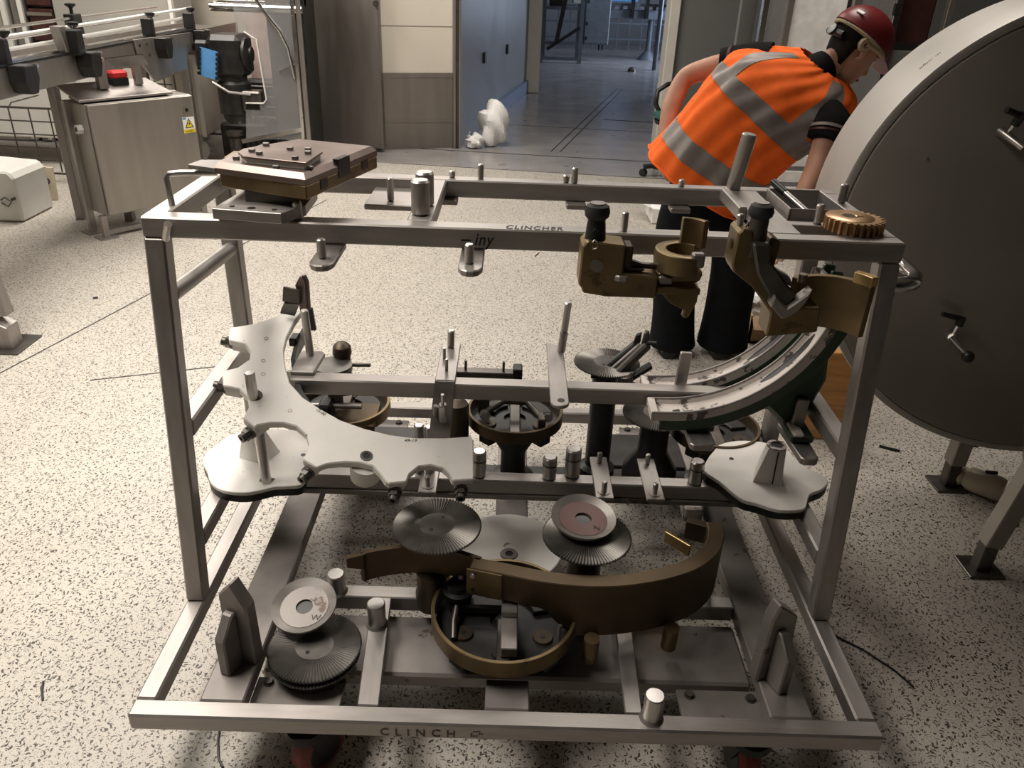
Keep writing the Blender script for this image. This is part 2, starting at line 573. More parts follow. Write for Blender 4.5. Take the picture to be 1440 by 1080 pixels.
# sliding stainless door panel left of the cream wall
dr = thing('door_1', 'tall plain stainless sliding door panel beside the perspex guard', 'door', (-1.5, 5.6, 0))
MB().slab([V(-1.865, 5.689, .03), V(-1.146, 5.543, .03), V(-1.146, 5.543, 2.7), V(-1.865, 5.689, 2.7)], V(.012, .06, 0)).build('panel', 'sheet_door', dr, .006)
MB().slab([V(-1.90, 5.68, .03), V(-1.865, 5.673, .03), V(-1.865, 5.673, 2.7), V(-1.90, 5.68, 2.7)], V(.012, .06, 0)).build('edge_post', 'steel_z', dr, .003)
MB().cyl((-1.16, 5.53, 1.17), (-1.155, 5.49, 1.17), .025, n=16).build('roller', 'darksteel', dr)
del dr['category']
dr['kind'] = 'structure'

# ================================================================== far hall
hall = 'seen through the corridor'
t = thing('electrical_cabinet', 'grey control cabinet hanging on far frame, seen through the corridor', 'cabinet', (1.4, 14, .28))
MB().box(1.17, 1.62, 14.0, 14.25, .28, 1.25).build('body', 'greybox', t, .01)
MB().box(1.18, 1.61, 13.985, 14.0, .30, 1.24).build('door', 'greybox', t, .006)
for z in (.36, .60, .95):
    MB().box(1.20, 1.23, 13.97, 13.985, z, z+.05).build('hinge', 'black', t)
for x in (1.47, 1.53):
    MB().cyl((x, 14.1, .28), (x, 14.1, .18), .02, .012, 10).build('cable_gland', 'black', t)
t = thing('tubular_stand', 'dark tubular machine frame with diagonal brace in the far hall', 'stand', (.7, 13.6, 0))
for x, y in ((.40, 13.5), (1.08, 13.5), (.46, 14.4), (1.10, 14.4)):
    MB().box(x-.035, x+.035, y-.035, y+.035, 0, 1.9).build('post', 'bluemachine', t)
for z in (.05, .30, .85, 1.15):
    MB().box(.40, 1.08, 13.47, 13.53, z, z+.05).build('rail', 'bluemachine', t)
MB().bar((.50, 13.45, .22), (1.05, 13.45, .58), .05, .05).build('brace', 'black', t)
MB().bar((.66, 13.4, .35), (.86, 13.4, 1.5), .07, .07).build('strut', 'black', t)
MB().box(.52, .76, 13.6, 13.9, .85, 1.25).build('gear_housing', 'black', t, .02)
MB().box(.92, 1.06, 13.6, 13.9, .95, 1.4).build('window_box', 'whiteplastic', t, .01)
t = thing('conveyor', 'long conveyor on pedestal legs crossing the far hall', 'conveyor', (2.2, 14.6, 0))
MB().box(1.6, 3.4, 14.4, 14.9, .70, .86).build('beam', 'bluemachine', t, .01)
MB().box(1.6, 3.4, 14.38, 14.42, .92, .96).build('guide_rail', 'chrome', t)
for k in range(12):
    MB().box(1.66+k*.15, 1.73+k*.15, 14.37, 14.41, .86, .92).build('guide_clip', 'chrome', t)
for x in (2.02, 2.28):
    MB().box(x, x+.06, 14.3, 14.42, .72, 1.05).build('bracket', 'black', t)
MB().cyl((2.45, 14.65, .10), (2.45, 14.65, .70), .05, n=14).build('pedestal', 'bluemachine', t)
MB().cyl((2.45, 14.65, 0), (2.45, 14.65, .16), .20, .06, 14).build('pedestal_foot', 'bluemachine', t)
tag(MB().cyl((2.32, 12.9, 0), (2.32, 12.9, 2.4), .04, n=12).build('steel_post', 'bluemachine'), 'slim upright steel post in front of the far conveyor', 'post')
t = thing('bottle_rack', 'lit blue and white crate rack in the far hall above conveyor', 'rack', (1.85, 15.6, .9))
MB().box(1.62, 2.3, 15.6, 15.65, .95, 1.6).build('back_board', 'blue', t)
for i in range(5):
    for j in range(4):
        MB().box(1.66+i*.125, 1.74+i*.125, 15.56, 15.6, 1.0+j*.14, 1.07+j*.14).build('pale_label', 'whitesheet', t)
t = thing('wire_fence', 'low wire mesh barrier across the back of the far hall', 'fence', (1.5, 16.5, 0))
for z in (.2, .5, .8):
    MB().box(.2, 3.6, 16.48, 16.52, z, z+.03).build('rail', 'bluemachine', t)
for k in range(14):
    MB().box(.3+k*.25, .32+k*.25, 16.49, 16.51, 0, .82).build('wire', 'bluemachine', t)
tag(MB().box(3.45, 3.7, 14.2, 14.5, .0, .95).build('machine_foot_guard', 'black', None, .02), 'black guard box at the right end of the far conveyor', 'guard')
tag(MB().lathe((1.9, 12.6, 0), (0, 0, 1), [(0, 0), (.07, 0), (.06, .04), (.02, .07), (0, .07)], 12).build('floor_drain_cap', 'darksteel'), 'small dark cap lying on the far hall floor', 'cap')

# ================================================================== plastic bag, chair, paper, cartons
def blob(c, rx, ry, rz, n, amp, seed, zmin=None):
    rnd = random.Random(seed)
    ph = [(rnd.uniform(2, 7), rnd.uniform(2, 7), rnd.uniform(2, 7), rnd.uniform(0, 6)) for _ in range(7)]
    mb = MB().ball((0, 0, 0), 1, n=n)
    out = []
    for x, y, z in mb.v:
        k = 1+amp*sum(math.sin(a*x+b*y+cc*z+d) for a, b, cc, d in ph)/3
        zz = z*rz*k
        if zmin is not None:
            zz = max(zz, zmin)
        out.append((c[0]+x*rx*k, c[1]+y*ry*k, c[2]+zz))
    mb.v = out
    return mb
b_ = thing('plastic_bag', 'crumpled white plastic bag standing against the corridor wall corner', 'bag', (-.26, 6.1, 0))
blob((-.205, 6.02, .19), .13, .115, .20, 28, .18, 3, -.185).build('bag_body', 'bag', b_, 0, 25)
blob((-.375, 5.90, .055), .08, .08, .06, 20, .3, 5, -.05).build('loose_film', 'bag', b_, 0, 25)
MB().tube([(-.47, 5.95, .03), (-.44, 5.93, .08), (-.42, 5.92, .14)], .004, 6).build('tie_string', 'whiteplastic', b_)

CHX, CHY = .02, .36
ch = thing('swivel_chair', 'green seated swivel chair half hidden behind the worker', 'chair', (1.30, 5.06, 0))
MB().lathe((1.28+CHX, 4.7+CHY, .44), (0, 0, 1), [(0, 0), (.20, 0), (.225, .02), (.225, .045), (.20, .06), (0, .065)], 28).build('seat', 'greencushion', ch)
MB().lathe((1.28+CHX, 4.7+CHY, .41), (0, 0, 1), [(0, 0), (.21, .0), (.22, .03), (0, .03)], 28).build('seat_pan', 'black', ch)
MB().tube([(1.14, 5.10, .45), (1.09, 5.12, .55), (1.10, 5.15, .64), (1.18, 5.18, .69), (1.3, 5.2, .70)], .018, 10).build('armrest', 'black', ch)
MB().box(1.45, 1.49, 4.96, 5.22, .60, .78).build('backrest', 'greencushion', ch, .015)
MB().bar((1.38, 5.08, .42), (1.48, 5.09, .65), .04, .02).build('back_stay', 'black', ch)
MB().cyl((1.28+CHX, 4.7+CHY, .08), (1.28+CHX, 4.7+CHY, .41), .03, n=14).build('column', 'black', ch)
for k in range(5):
    a = 2*PI*k/5+3.3
    e = V(1.28+CHX+.27*math.cos(a), 4.7+CHY+.27*math.sin(a), .075)
    MB().bar((1.28+CHX, 4.7+CHY, .11), e, .045, .03).build('leg', 'black', ch)
    MB().cyl(e+V(-.012, -.012, -.045), e+V(.012, .012, -.045), .03, n=14).build('caster', 'black', ch)

p_ = thing('open_carton', 'small white open carton on the floor behind the worker', 'carton', (.93, 3.8, 0))
MB().box(.90, 1.10, 3.65, 3.9, .003, .10).build('carton_body', 'whitesheet', p_, .002)
MB().add([(.90, 3.65, .10), (.90, 3.9, .10), (.82, 3.88, .13), (.82, 3.67, .13)], [(0, 1, 2, 3)]).build('flap', 'whitesheet', p_)

b_ = thing('cardboard_box', 'open cardboard box of plastic scraps on floor behind the worker', 'box', (1.15, 1.95, 0))
bx_ = MB()
for x0, x1, y0, y1 in ((1.06, 1.32, 1.80, 1.81), (1.06, 1.32, 2.09, 2.10), (1.06, 1.07, 1.80, 2.10), (1.31, 1.32, 1.80, 2.10)):
    bx_.box(x0, x1, y0, y1, .002, .13)
bx_.box(1.06, 1.32, 1.80, 2.10, .002, .012)
bx_.build('carton', 'card', b_)
MB().add([(1.06, 1.80, .13), (1.32, 1.80, .13), (1.30, 1.72, .10), (1.05, 1.72, .10)], [(0, 1, 2, 3)]).build('flap', 'card', b_)
blob((1.17, 1.93, .12), .10, .11, .07, 22, .35, 11).build('film_scrap', 'bagclear', b_, 0, 25)
MB().bar((1.08, 1.9, .16), (1.20, 2.0, .24), .05, .006).build('white_offcut', 'whitesheet', b_)

tag(MB().box(1.03, 1.22, .98, 1.02, .0, .345).build('wooden_board', 'wood', None, .003), 'upright orange wooden board on the floor behind the right post', 'board')

# ================================================================== left background: conveyor line
cv = thing('conveyor', 'stainless conveyor with black guide clips running behind the grey cabinet', 'conveyor', (-2.5, 3.2, 0))
MB().box(-2.355, -2.34, .8, 3.62, .855, .985).build('side_plate', 'sheet', cv, .002)
MB().box(-2.355, -2.34, 3.62, 5.7, .855, .985).build('side_plate', 'sheet', cv, .002)
MB().box(-2.70, -2.685, .8, 5.7, .855, .985).build('side_plate', 'sheet', cv, .002)
MB().box(-2.685, -2.355, .8, 5.7, .93, .955).build('belt', 'steel_y', cv)
MB().box(-2.375, -2.335, .8, 4.75, .985, .995).build('wear_strip', 'black', cv)
MB().box(-2.40, -2.36, .8, 4.75, .997, 1.007).build('wear_strip', 'chrome', cv)
for x, z in ((-2.41, 1.09), (-2.41, 1.035), (-2.66, 1.09), (-2.66, 1.035)):
    MB().cyl((x, .8, z-.012), (x, 4.9, z+.03), .009, n=10).build('guide_rod', 'whiteplastic' if x > -2.5 else 'chrome', cv)
for i, y in enumerate((1.8, 2.43, 3.06, 4.04, 4.74)):
    cl = MB().slab([V(-2.335, y-.055, .99), V(-2.335, y+.045, .99), V(-2.335, y+.055, .93), V(-2.335, y+.02, .865), V(-2.335, y-.03, .865), V(-2.335, y-.06, .92)], V(.08, 0, 0)).build('clip_bracket', 'black', cv, .004)
    MB().box(-2.40, -2.33, y-.045, y-.005, .99, 1.10).build('clamp_block', 'black', cl, .004)
    MB().cyl((-2.36, y+.02, .99), (-2.36, y+.02, 1.10), .007, n=8).build('clamp_stud', 'chrome', cl)
    MB().lathe((-2.36, y+.02, 1.10), (0, 0, 1), [(0, 0), (.012, 0), (.03, .018), (.03, .03), (0, .034)], 12).build('knob', 'black', cl)
    MB().cyl((-2.28, y+.03, .985), (-2.24, y+.03, .985), .008, n=8).build('screw', 'chrome', cl)
for y in (2.2, 2.75, 3.7):
    k_ = MB().box(-2.70, -2.64, y-.05, y+.05, .99, 1.13).build('far_clamp', 'black', cv, .004)
    MB().lathe((-2.67, y, 1.13), (0, 0, 1), [(0, 0), (.01, 0), (.01, .03), (.03, .045), (.03, .055), (0, .06)], 12).build('knob', 'black', k_)
MB().slab([V(-2.39, 2.90, 1.12), V(-2.39, 2.97, 1.12), V(-2.39, 3.0, .95), V(-2.39, 2.95, .93)], V(.05, 0, 0)).build('sensor_bracket', 'sheet', cv, .003)
MB().box(-2.345, -2.29, 2.96, 3.03, .98, 1.10).build('sensor', 'black', cv, .004)
# splice plate and hopper-shaped bracket
sp_ = MB().slab([V(-2.338, 3.70, 1.0), V(-2.338, 3.73, .87), V(-2.338, 3.92, .735), V(-2.338, 4.45, .755), V(-2.338, 4.60, .98)], V(.012, 0, 0)).build('bracket_plate', 'sheet', cv, .002)
for y, z in ((3.76, .965), (3.86, .965), (3.77, .90), (3.88, .90)):
    MB().cyl((-2.326, y, z), (-2.322, y, z), .011, n=10).build('bolt', 'darksteel', sp_)
# legs
for x, y in ((-2.08, 1.52),):
    lg = MB().bar((x-.10, y+.02, .86), (x, y, .14), .06, .06, (1, 0, 0)).build('leg', 'steel_z', cv, .003)
    MB().slab([V(x-.09, y-.05, .16), V(x+.03, y-.05, .10), V(x+.03, y-.05, .006), V(x-.13, y-.05, .006)], V(0, .08, 0)).build('gusset', 'steel_z', lg, .003)
    MB().box(x-.16, x+.07, y-.09, y+.10, .0, .008).build('foot_plate', 'darksteel', lg, .002)
    MB().box(-2.36, -2.05, 1.50, 1.58, .84, .87).build('leg_bracket', 'steel', lg)
for y in (3.30, 4.52):
    MB().box(-2.40, -2.35, y, y+.05, 0, .86).build('leg', 'steel_z', cv, .003)
    MB().box(-2.70, -2.65, y, y+.05, 0, .86).build('leg', 'steel_z', cv, .003)

# gear motor with blue sticker
gm = thing('gear_motor', 'black conveyor gear motor with terminal box below the belt', 'motor', (-2.1, 4.75, .55))
MB().box(-2.23, -1.99, 4.60, 4.92, .68, .97).build('gearbox', 'black_iron', gm, .035)
MB().lathe((-1.99, 4.72, .84), (1, 0, 0), [(0, 0), (.11, 0), (.11, .02), (.05, .035), (.05, .05), (0, .05)], 22).build('output_flange', 'black_iron', gm)
MB().lathe((-2.10, 4.72, .36), (0, 0, 1), [(0, 0), (.08, 0), (.10, .03), (.10, .06), (.12, .07), (.12, .28), (.10, .30), (.10, .33), (0, .33)], 22).build('motor_body', 'black_iron', gm)
MB().box(-2.02, -1.88, 4.60, 4.74, .46, .60).build('terminal_box', 'darksteel', gm, .012)
MB().tube([(-1.95, 4.60, .58), (-2.08, 4.53, .60), (-2.20, 4.56, .66)], .01, 8).build('cable', 'steel', gm)
MB().box(-2.33, -2.22, 4.62, 4.80, .74, .93).build('bearing_block', 'black_iron', gm, .02)
st_ = MB().slab([V(-2.30, 4.60, .70), V(-2.17, 4.585, .67), V(-2.14, 4.585, .86), V(-2.27, 4.60, .89)], V(.001, -.006, 0)).build('blue_cover', 'blue', gm, 0, label='blue jagged-edged sticker cover')
for k in range(6):
    for e, (p, q) in enumerate(((V(-2.30, 4.59, .70), V(-2.27, 4.59, .89)), (V(-2.17, 4.575, .67), V(-2.14, 4.575, .86)))):
        c = p.lerp(q, (k+.5)/6)
        MB().box(c.x-.012, c.x+.012, c.y-.006, c.y+.002, c.z-.010, c.z+.010).build('clip_tooth', 'black', st_)

# electrical cabinet under the conveyor
cb = thing('electrical_cabinet', 'stainless electrical cabinet with yellow danger sticker under the conveyor', 'cabinet', (-2.2, 3.2, 0))
A_ = V(-2.311, 2.949, 0)
cd = V(.6122, .7907, 0)
cn = V(.7907, -.6122, 0)
def cpt(a, z, off=0.0):
    return A_+cd*a+cn*off+V(0, 0, z)
MB().slab([cpt(0, .13, -.02), cpt(.63, .13, -.02), cpt(.63, .736, -.02), cpt(0, .736, -.02)], cn*-.20).build('body', 'sheet', cb, .004)
dor = MB().slab([cpt(.006, .135, -.012), cpt(.625, .135, -.012), cpt(.625, .732, -.012), cpt(.006, .732, -.012)], cn*.014).build('door', 'sheet', cb, .003)
MB().cyl(cpt(.575, .655, .002), cpt(.575, .655, .008), .011, n=12).build('lock', 'black', dor)
MB().slab([cpt(.557, .632, .002), cpt(.593, .632, .002), cpt(.593, .678, .002), cpt(.557, .678, .002)], cn*.003).build('lock_plate', 'sheet', dor)
sk = MB().slab([cpt(.54, .525, .0025), cpt(.615, .525, .0025), cpt(.615, .615, .0025), cpt(.54, .615, .0025)], cn*.001).build('danger_sticker', 'whitesheet', dor, 0, label='white and yellow electrical danger sticker')
MB().slab([cpt(.54, .525, .0036), cpt(.615, .525, .0036), cpt(.615, .546, .0036), cpt(.54, .546, .0036)], cn*.0004).build('yellow_band', 'yellow', sk)
MB().slab([cpt(.542, .602, .0036), cpt(.562, .602, .0036), cpt(.562, .613, .0036), cpt(.542, .613, .0036)], cn*.0004).build('blue_mark', 'blue', sk)
MB().slab([cpt(.551, .553, .0036), cpt(.607, .553, .0036), cpt(.579, .608, .0036)], cn*.0004).build('black_triangle', 'ink', sk)
MB().slab([cpt(.559, .5575, .0041), cpt(.599, .5575, .0041), cpt(.579, .598, .0041)], cn*.0004).build('yellow_triangle', 'yellow', sk)
MB().slab([cpt(.583, .590, .0046), cpt(.573, .577, .0046), cpt(.579, .577, .0046), cpt(.574, .562, .0046), cpt(.587, .580, .0046), cpt(.581, .580, .0046)], cn*.0004).build('lightning_bolt', 'ink', sk)
text('danger_word', 'DANGER', .014, cpt(.547, .529, .0041), cd, (0, 0, 1), 'ink', sk, 0, .9)
# side gland, sloped rain top, legs
g_ = cpt(-.001, .60, -.10)
MB().cyl(g_, g_-cd*.03, .026, n=6).build('cable_gland', 'whiteplastic', cb)
MB().cyl(g_-cd*.03, g_-cd*.034, .012, n=12).build('gland_hole', 'black', cb)
MB().slab([cpt(-.02, .745, -.02), cpt(.52, .745, -.02), cpt(.50, .80, -.26), cpt(-.02, .80, -.26)], V(0, 0, .014)).build('rain_hood', 'steel', cb, .002)
MB().slab([cpt(.02, .737, -.05), cpt(.50, .737, -.05), cpt(.50, .745, -.22), cpt(.02, .745, -.22)], V(0, 0, .01)).build('gasket', 'black', cb)
for a, off in ((-.012, -.20), (.62, -.20), (-.012, -.05), (.62, -.05)):
    c = cpt(a, 0, off)
    MB().obox(c+V(0, 0, .37 if off < -.1 else .065), cd, cn, (0, 0, 1), .035, .035, .74 if off < -.1 else .13).build('leg', 'steel_z', cb, .002)
    MB().obox(c+V(0, 0, .004), cd, cn, (0, 0, 1), .10, .10, .008).build('foot_plate', 'steel', cb)
MB().bar(cpt(-.01, .03, -.05), cpt(.62, .03, -.05), .025, .025).build('ground_rail', 'steel', cb)
es = thing('stop_button', 'red stop switch on a black base on the cabinet hood', 'switch', cpt(.29, .80, -.22))
MB().obox(cpt(.30, .815, -.20), cd, cn, (0, 0, 1), .10, .07, .045).build('base', 'black', es, .006)
MB().obox(cpt(.30, .85, -.20), cd, cn, (0, 0, 1), .10, .075, .045).build('red_cap', 'redplastic', es, .012)
hb = thing('steel_bracket', 'folded steel shelf bracket on posts above the cabinet', 'bracket', cpt(.3, .8, -.2))
MB().obox(cpt(.18, .87, -.14), cd, cn, (0, 0, 1), .05, .04, .16).build('post', 'steel_z', hb)
MB().obox(cpt(.40, .87, -.16), cd, cn, (0, 0, 1), .04, .03, .15).build('post', 'steel_z', hb)
MB().slab([cpt(.18, .95, -.06), cpt(.40, .96, -.06), cpt(.46, .90, -.12), cpt(.26, .90, -.12)], V(0, 0, .005)).build('folded_plate', 'darksteel', hb)

# wire roll cage behind the conveyor
def cage(name, label, x0, x1, y, z0, z1, nx, nz, loc, curved=True):
    t = thing(name, label, 'cage', loc)
    for k in range(nz+1):
        z = z0+(z1-z0)*k/nz
        MB().cyl((x0, y, z), (x1, y-.05, z), .005 if k not in (0, nz) else .008, n=6).build('wire', 'darksteel', t)
    for k in range(nx+1):
        x = x0+(x1-x0)*k/nx
        MB().cyl((x, y, z0), (x, y, z1), .005, n=6).build('wire', 'darksteel', t)
    return t
cg = cage('wire_cage', 'dark wire basket cage on white castors left of the cabinet', -4.2, -3.10, 4.22, .06, .50, 8, 5, (-3.6, 4.2, 0))
for k in range(4):
    MB().tube([(-4.1+k*.3, 4.22, .50), (-4.1+k*.3, 4.25, .52), (-4.1+k*.3, 4.6, .52)], .005, 6).build('wire', 'darksteel', cg)
cg2 = cage('wire_cage', 'dark wire basket cage beneath the gear motor', -2.85, -1.95, 5.50, .12, .52, 10, 5, (-2.3, 5.5, 0))
MB().box(-2.0, -1.95, 5.47, 5.52, 0, .9).build('post', 'steel_z', cg2)
cg3 = cage('wire_cage', 'dark wire basket cage glimpsed between cabinet hood and conveyor', -3.0, -2.55, 4.75, .40, .72, 6, 3, (-2.8, 4.75, 0))

def trolley_box(label, x0, x1, y0, y1, z0, z1, mt):
    t = thing('white_bin', label, 'bin', ((x0+x1)/2, (y0+y1)/2, 0))
    MB().box(x0, x1, y0, y1, z0, z1).build('body', mt, t, .01)
    MB().box(x0-.012, x1+.012, y0-.012, y0, z1-.03, z1).build('rim', 'whiteplastic', t)
    MB().box(x1-.02, x1+.012, y0-.014, y0-.002, z0, z1).build('edge_post', 'whiteplastic', t)
    for x in (x0+.1, x1-.08):
        c = V(x, y0+.02, .085)
        MB().cyl(c+V(0, -.018, 0), c+V(0, .018, 0), .085, n=24).build('wheel', 'whiteplastic', t)
        MB().cyl(c+V(0, -.024, 0), c+V(0, .024, 0), .03, n=14).build('hub', 'sheet', t)
        MB().slab([c+V(-.02, -.03, -.01), c+V(.02, -.03, -.01), c+V(.06, -.03, z0-.085), c+V(-.03, -.03, z0-.085)], V(0, .006, 0)).build('fork', 'sheet', t)
    return t
trolley_box('cream wheeled bin behind the wire cage, castor showing at floor', -4.6, -3.22, 4.68, 5.2, .20, .66, 'whiteplastic')
trolley_box('cream wheeled bin behind the cabinet, mostly hidden by the conveyor', -3.05, -2.45, 4.95, 5.42, .20, .80, 'wall')

# tall cabinets along the back on the left
for i, (x0, x1, mt, lab) in enumerate(((-5.2, -4.12, 'cabinet_grey', 'tall pale grey cabinet at the far left behind the conveyor'),
                                       (-3.74, -3.72+.95, 'cabinet_grey', 'tall pale cabinet standing behind the conveyor clips'),
                                       (-4.08, -3.98, 'steel_z', 'narrow steel upright between the tall pale cabinets'))):
    t = thing('tall_cabinet' if i < 2 else 'steel_upright', lab, 'cabinet' if i < 2 else 'post', ((x0+x1)/2, 5.6, 0))
    MB().box(x0, x1, 5.5, 5.9, .0, 2.2).build('body', mt, t, .01)
    MB().box(x1-.035, x1-.008, 5.485, 5.5, .02, 2.18).build('edge_strip', 'whiteplastic', t)
t = thing('stacked_crates', 'dark brown crates stacked between the tall pale cabinets', 'crates', (-3.86, 5.6, 0))
for k in range(7):
    MB().box(-3.96, -3.76, 5.52, 5.8, .02+k*.26, .26+k*.26).build('crate', 'redface', t, .01)
    MB().box(-3.96, -3.76, 5.505, 5.52, .21+k*.26, .235+k*.26).build('crate_lip', 'chrome', t)

# white lidded box with a wire latch, and stained board, lower left
t = thing('lidded_box', 'white plastic box with wire latch at the left picture edge', 'box', (-3.1, 3.25, 0))
MB().slab([V(-3.45, 3.2, .002), V(-2.962, 3.2, .002), V(-2.957, 3.2, .26), V(-2.985, 3.2, .30), V(-3.45, 3.2, .33)], V(0, .35, 0)).build('body', 'whiteplastic', t, .012)
lt_ = MB().tube([(-3.06, 3.19, .12), (-3.02, 3.185, .10), (-2.995, 3.185, .13), (-3.03, 3.185, .155), (-3.06, 3.19, .135)], .004, 6).build('latch', 'darksteel', t)
MB().cyl((-2.995, 3.19, .14), (-2.97, 3.19, .15), .008, n=8).build('latch_pin', 'darksteel', t)
t = thing('stained_board', 'stained plastic board with a steel ring by the white box', 'board', (-3.0, 3.75, 0))
MB().slab([V(-3.45, 3.70, .02), V(-3.02, 3.70, .0), V(-3.04, 3.76, .20), V(-3.45, 3.76, .22)], V(0, .02, .0)).build('board', 'plasticdirty', t, .002)
MB().lathe((-3.07, 3.72, .12), (0, -1, .2), [(.012, 0), (.022, 0), (.022, .006), (.012, .006)], 16, True).build('ring', 'darksteel', t)

# perspex machine guard
pg = thing('perspex_guard', 'clear perspex machine guard in an aluminium frame left of the door', 'guard', (-1.8, 4.6, .1))
MB().slab([V(-2.0, 4.6, 1.5), V(-1.60, 4.6, 1.5), V(-1.595, 4.6, .24), V(-1.725, 4.6, .27), V(-2.02, 4.6, .26), V(-1.99, 4.6, .52), V(-1.85, 4.6, .53), V(-1.83, 4.6, .56), V(-1.865, 4.6, .95), V(-1.945, 4.6, .995), V(-2.0, 4.6, .99)], V(0, .006, 0)).build('pane', 'perspex', pg)
MB().tube([(-1.99, 4.595, .52), (-1.86, 4.595, .522), (-1.835, 4.595, .55), (-1.865, 4.595, .953), (-1.945, 4.595, .998)], .006, 6).build('edge_trim', 'whiteplastic', pg)
MB().bar((-1.59, 4.6, .02), (-1.59, 4.6, 1.6), .022, .022, (0, 1, 0)).build('upright', 'chrome', pg)
MB().bar((-1.555, 4.62, .02), (-1.555, 4.62, 1.6), .03, .02, (0, 1, 0)).build('upright', 'steel_z', pg)
MB().tube([(-1.90, 4.59, 1.32), (-1.80, 4.59, 1.15), (-1.69, 4.59, 1.01), (-1.64, 4.59, .90), (-1.61, 4.59, .70)], .012, 8).build('bent_rail', 'chrome', pg)
MB().bar((-2.05, 4.6, .245), (-1.60, 4.6, .345), .02, .03).build('bottom_rail', 'chrome', pg)
MB().bar((-1.72, 4.59, .74), (-1.60, 4.59, .80), .008, .008).build('stay', 'chrome', pg)
for z in (.27, .42, .80):
    MB().cyl((-1.588, 4.587, z), (-1.588, 4.58, z), .012, n=10).build('bolt', 'chrome', pg)
mc = thing('filling_machine', 'dark machinery with steel pipes seen behind the perspex guard', 'machine', (-2.0, 5.3, 0))
MB().box(-2.35, -1.95, 5.95, 6.1, .15, 1.5).build('back_panel', 'pinkgrey', mc)
MB().box(-1.90, -1.62, 5.0, 5.4, .05, 1.6).build('housing', 'black_iron', mc, .02)
MB().box(-2.32, -1.98, 5.60, 5.75, .25, .55).build('valve_block', 'black_iron', mc, .02)
for k in range(3):
    MB().cyl((-2.3, 5.0+k*.1, 1.13+k*.05), (-1.62, 5.0+k*.1, 1.13+k*.05), .03, n=12).build('pipe', 'chrome', mc)
MB().box(-2.35, -1.98, 5.0, 5.3, .0, .30).build('base', 'black_iron', mc, .02)
for k in range(4):
    MB().tube([(-2.3+k*.07, 5.1, .5), (-2.25+k*.06, 5.05, .30), (-2.15+k*.05, 5.0, .15), (-2.1+k*.07, 4.98, .02)], .012, 8).build('hose', 'black', mc)
MB().lathe((-2.22, 4.95, 0), (0, 0, 1), [(0, 0), (.07, 0), (.08, .02), (.05, .04), (.05, .20), (.07, .22), (.07, .25), (0, .26)], 18).build('filter_bowl', 'darksteel', mc)

# ================================================================== right background machine behind the worker
rm = thing('packing_machine', 'pale machine with glass doors behind the worker and the drum', 'machine', (1.9, 3.4, 0))
MB().box(1.50, 1.80, 3.42, 3.46, .85, 1.9).build('white_panel', 'whitesheet', rm, .004)
MB().box(1.30, 2.4, 3.75, 3.80, .75, 2.0).build('back_panel', 'wall_grey', rm)
for x in (1.335, 1.47, 1.83, 2.06, 2.35):
    MB().box(x-.018, x+.018, 3.36, 3.40, .0, 2.0).build('upright', 'chrome' if x in (1.335, 2.06) else 'sheet', rm, .003)
MB().box(1.35, 1.46, 3.38, 3.386, .6, 2.0).build('glass_pane', 'perspex', rm)
MB().box(1.85, 2.045, 3.38, 3.386, .75, 2.0).build('glass_pane', 'perspex', rm)
MB().box(1.84, 2.05, 3.45, 3.5, 1.16, 1.24).build('grey_bin_row', 'sheet', rm)
for k in range(4):
    MB().box(1.88+k*.04, 1.90+k*.04, 3.44, 3.45, 1.18, 1.22).build('slot', 'whitesheet', rm)
MB().box(2.03, 2.06, 3.33, 3.36, 1.30, 1.36).build('latch', 'black', rm)
MB().box(2.08, 2.33, 3.5, 3.7, 1.15, 1.9).build('inner_housing', 'redface', rm, .01)
MB().box(1.35, 1.46, 3.5, 3.6, .6, 2.0).build('inner_column', 'darksteel', rm)
for k in range(6):
    MB().box(1.45, 1.85, 3.34, 3.37, .28+k*.095, .345+k*.095).build('slat', 'whitesheet', rm, .003)
MB().box(1.80, 2.4, 3.40, 3.44, .3, 1.12).build('lower_panel', 'wall_grey', rm, .004)
MB().box(1.44, 1.50, 3.32, 3.36, .2, .95).build('white_post', 'whitesheet', rm, .004)
MB().box(1.58, 1.64, 3.30, 3.33, .70, .98).build('white_post', 'whitesheet', rm, .004)
MB().box(1.30, 2.4, 3.36, 3.8, 0, .2).build('plinth', 'sheet', rm)

# ================================================================== big drum machine on the right
dm = thing('drum_machine', 'large grey steel drum on legs at the right side', 'machine', (1.45, .6, 0))
dC = V(1.41, .50, .876)
dN = V(-.1736, -.9848, 0)
dX = V(.9848, -.1736, 0)
MB().lathe(dC-dN*.30, dN, [(0, 0), (.597, 0), (.603, .006), (.603, .285), (.601, .297), (.596, .300), (.582, .300), (.580, .297), (0, .297)], 128).build('drum_shell', 'sheet_rim', dm)
MB().lathe(dC, dN, [(0, 0), (.578, 0), (.578, .003), (.574, .006), (0, .006)], 128).build('front_face', 'sheet_dark', dm)
def dface(u, w, off=.006):
    # point on the drum face: u right, w up from its centre
    return dC+dX*u+V(0, 0, w)+dN*off
MB().slab([dface(.015, -.185, .004), dface(.40, -.185, .004), dface(.40, .02, .004), dface(.06, .02, .004)], dN*.004).build('cover_plate', 'sheet_dark', dm, .001)
MB().cyl(dface(-.41, .20), dface(-.41, .20, .008), .004, n=8).build('rivet', 'chrome', dm)
MB().cyl(dface(.02, -.14, .007), dface(.02, -.14, .010), .003, n=8).build('rivet', 'black', dm)
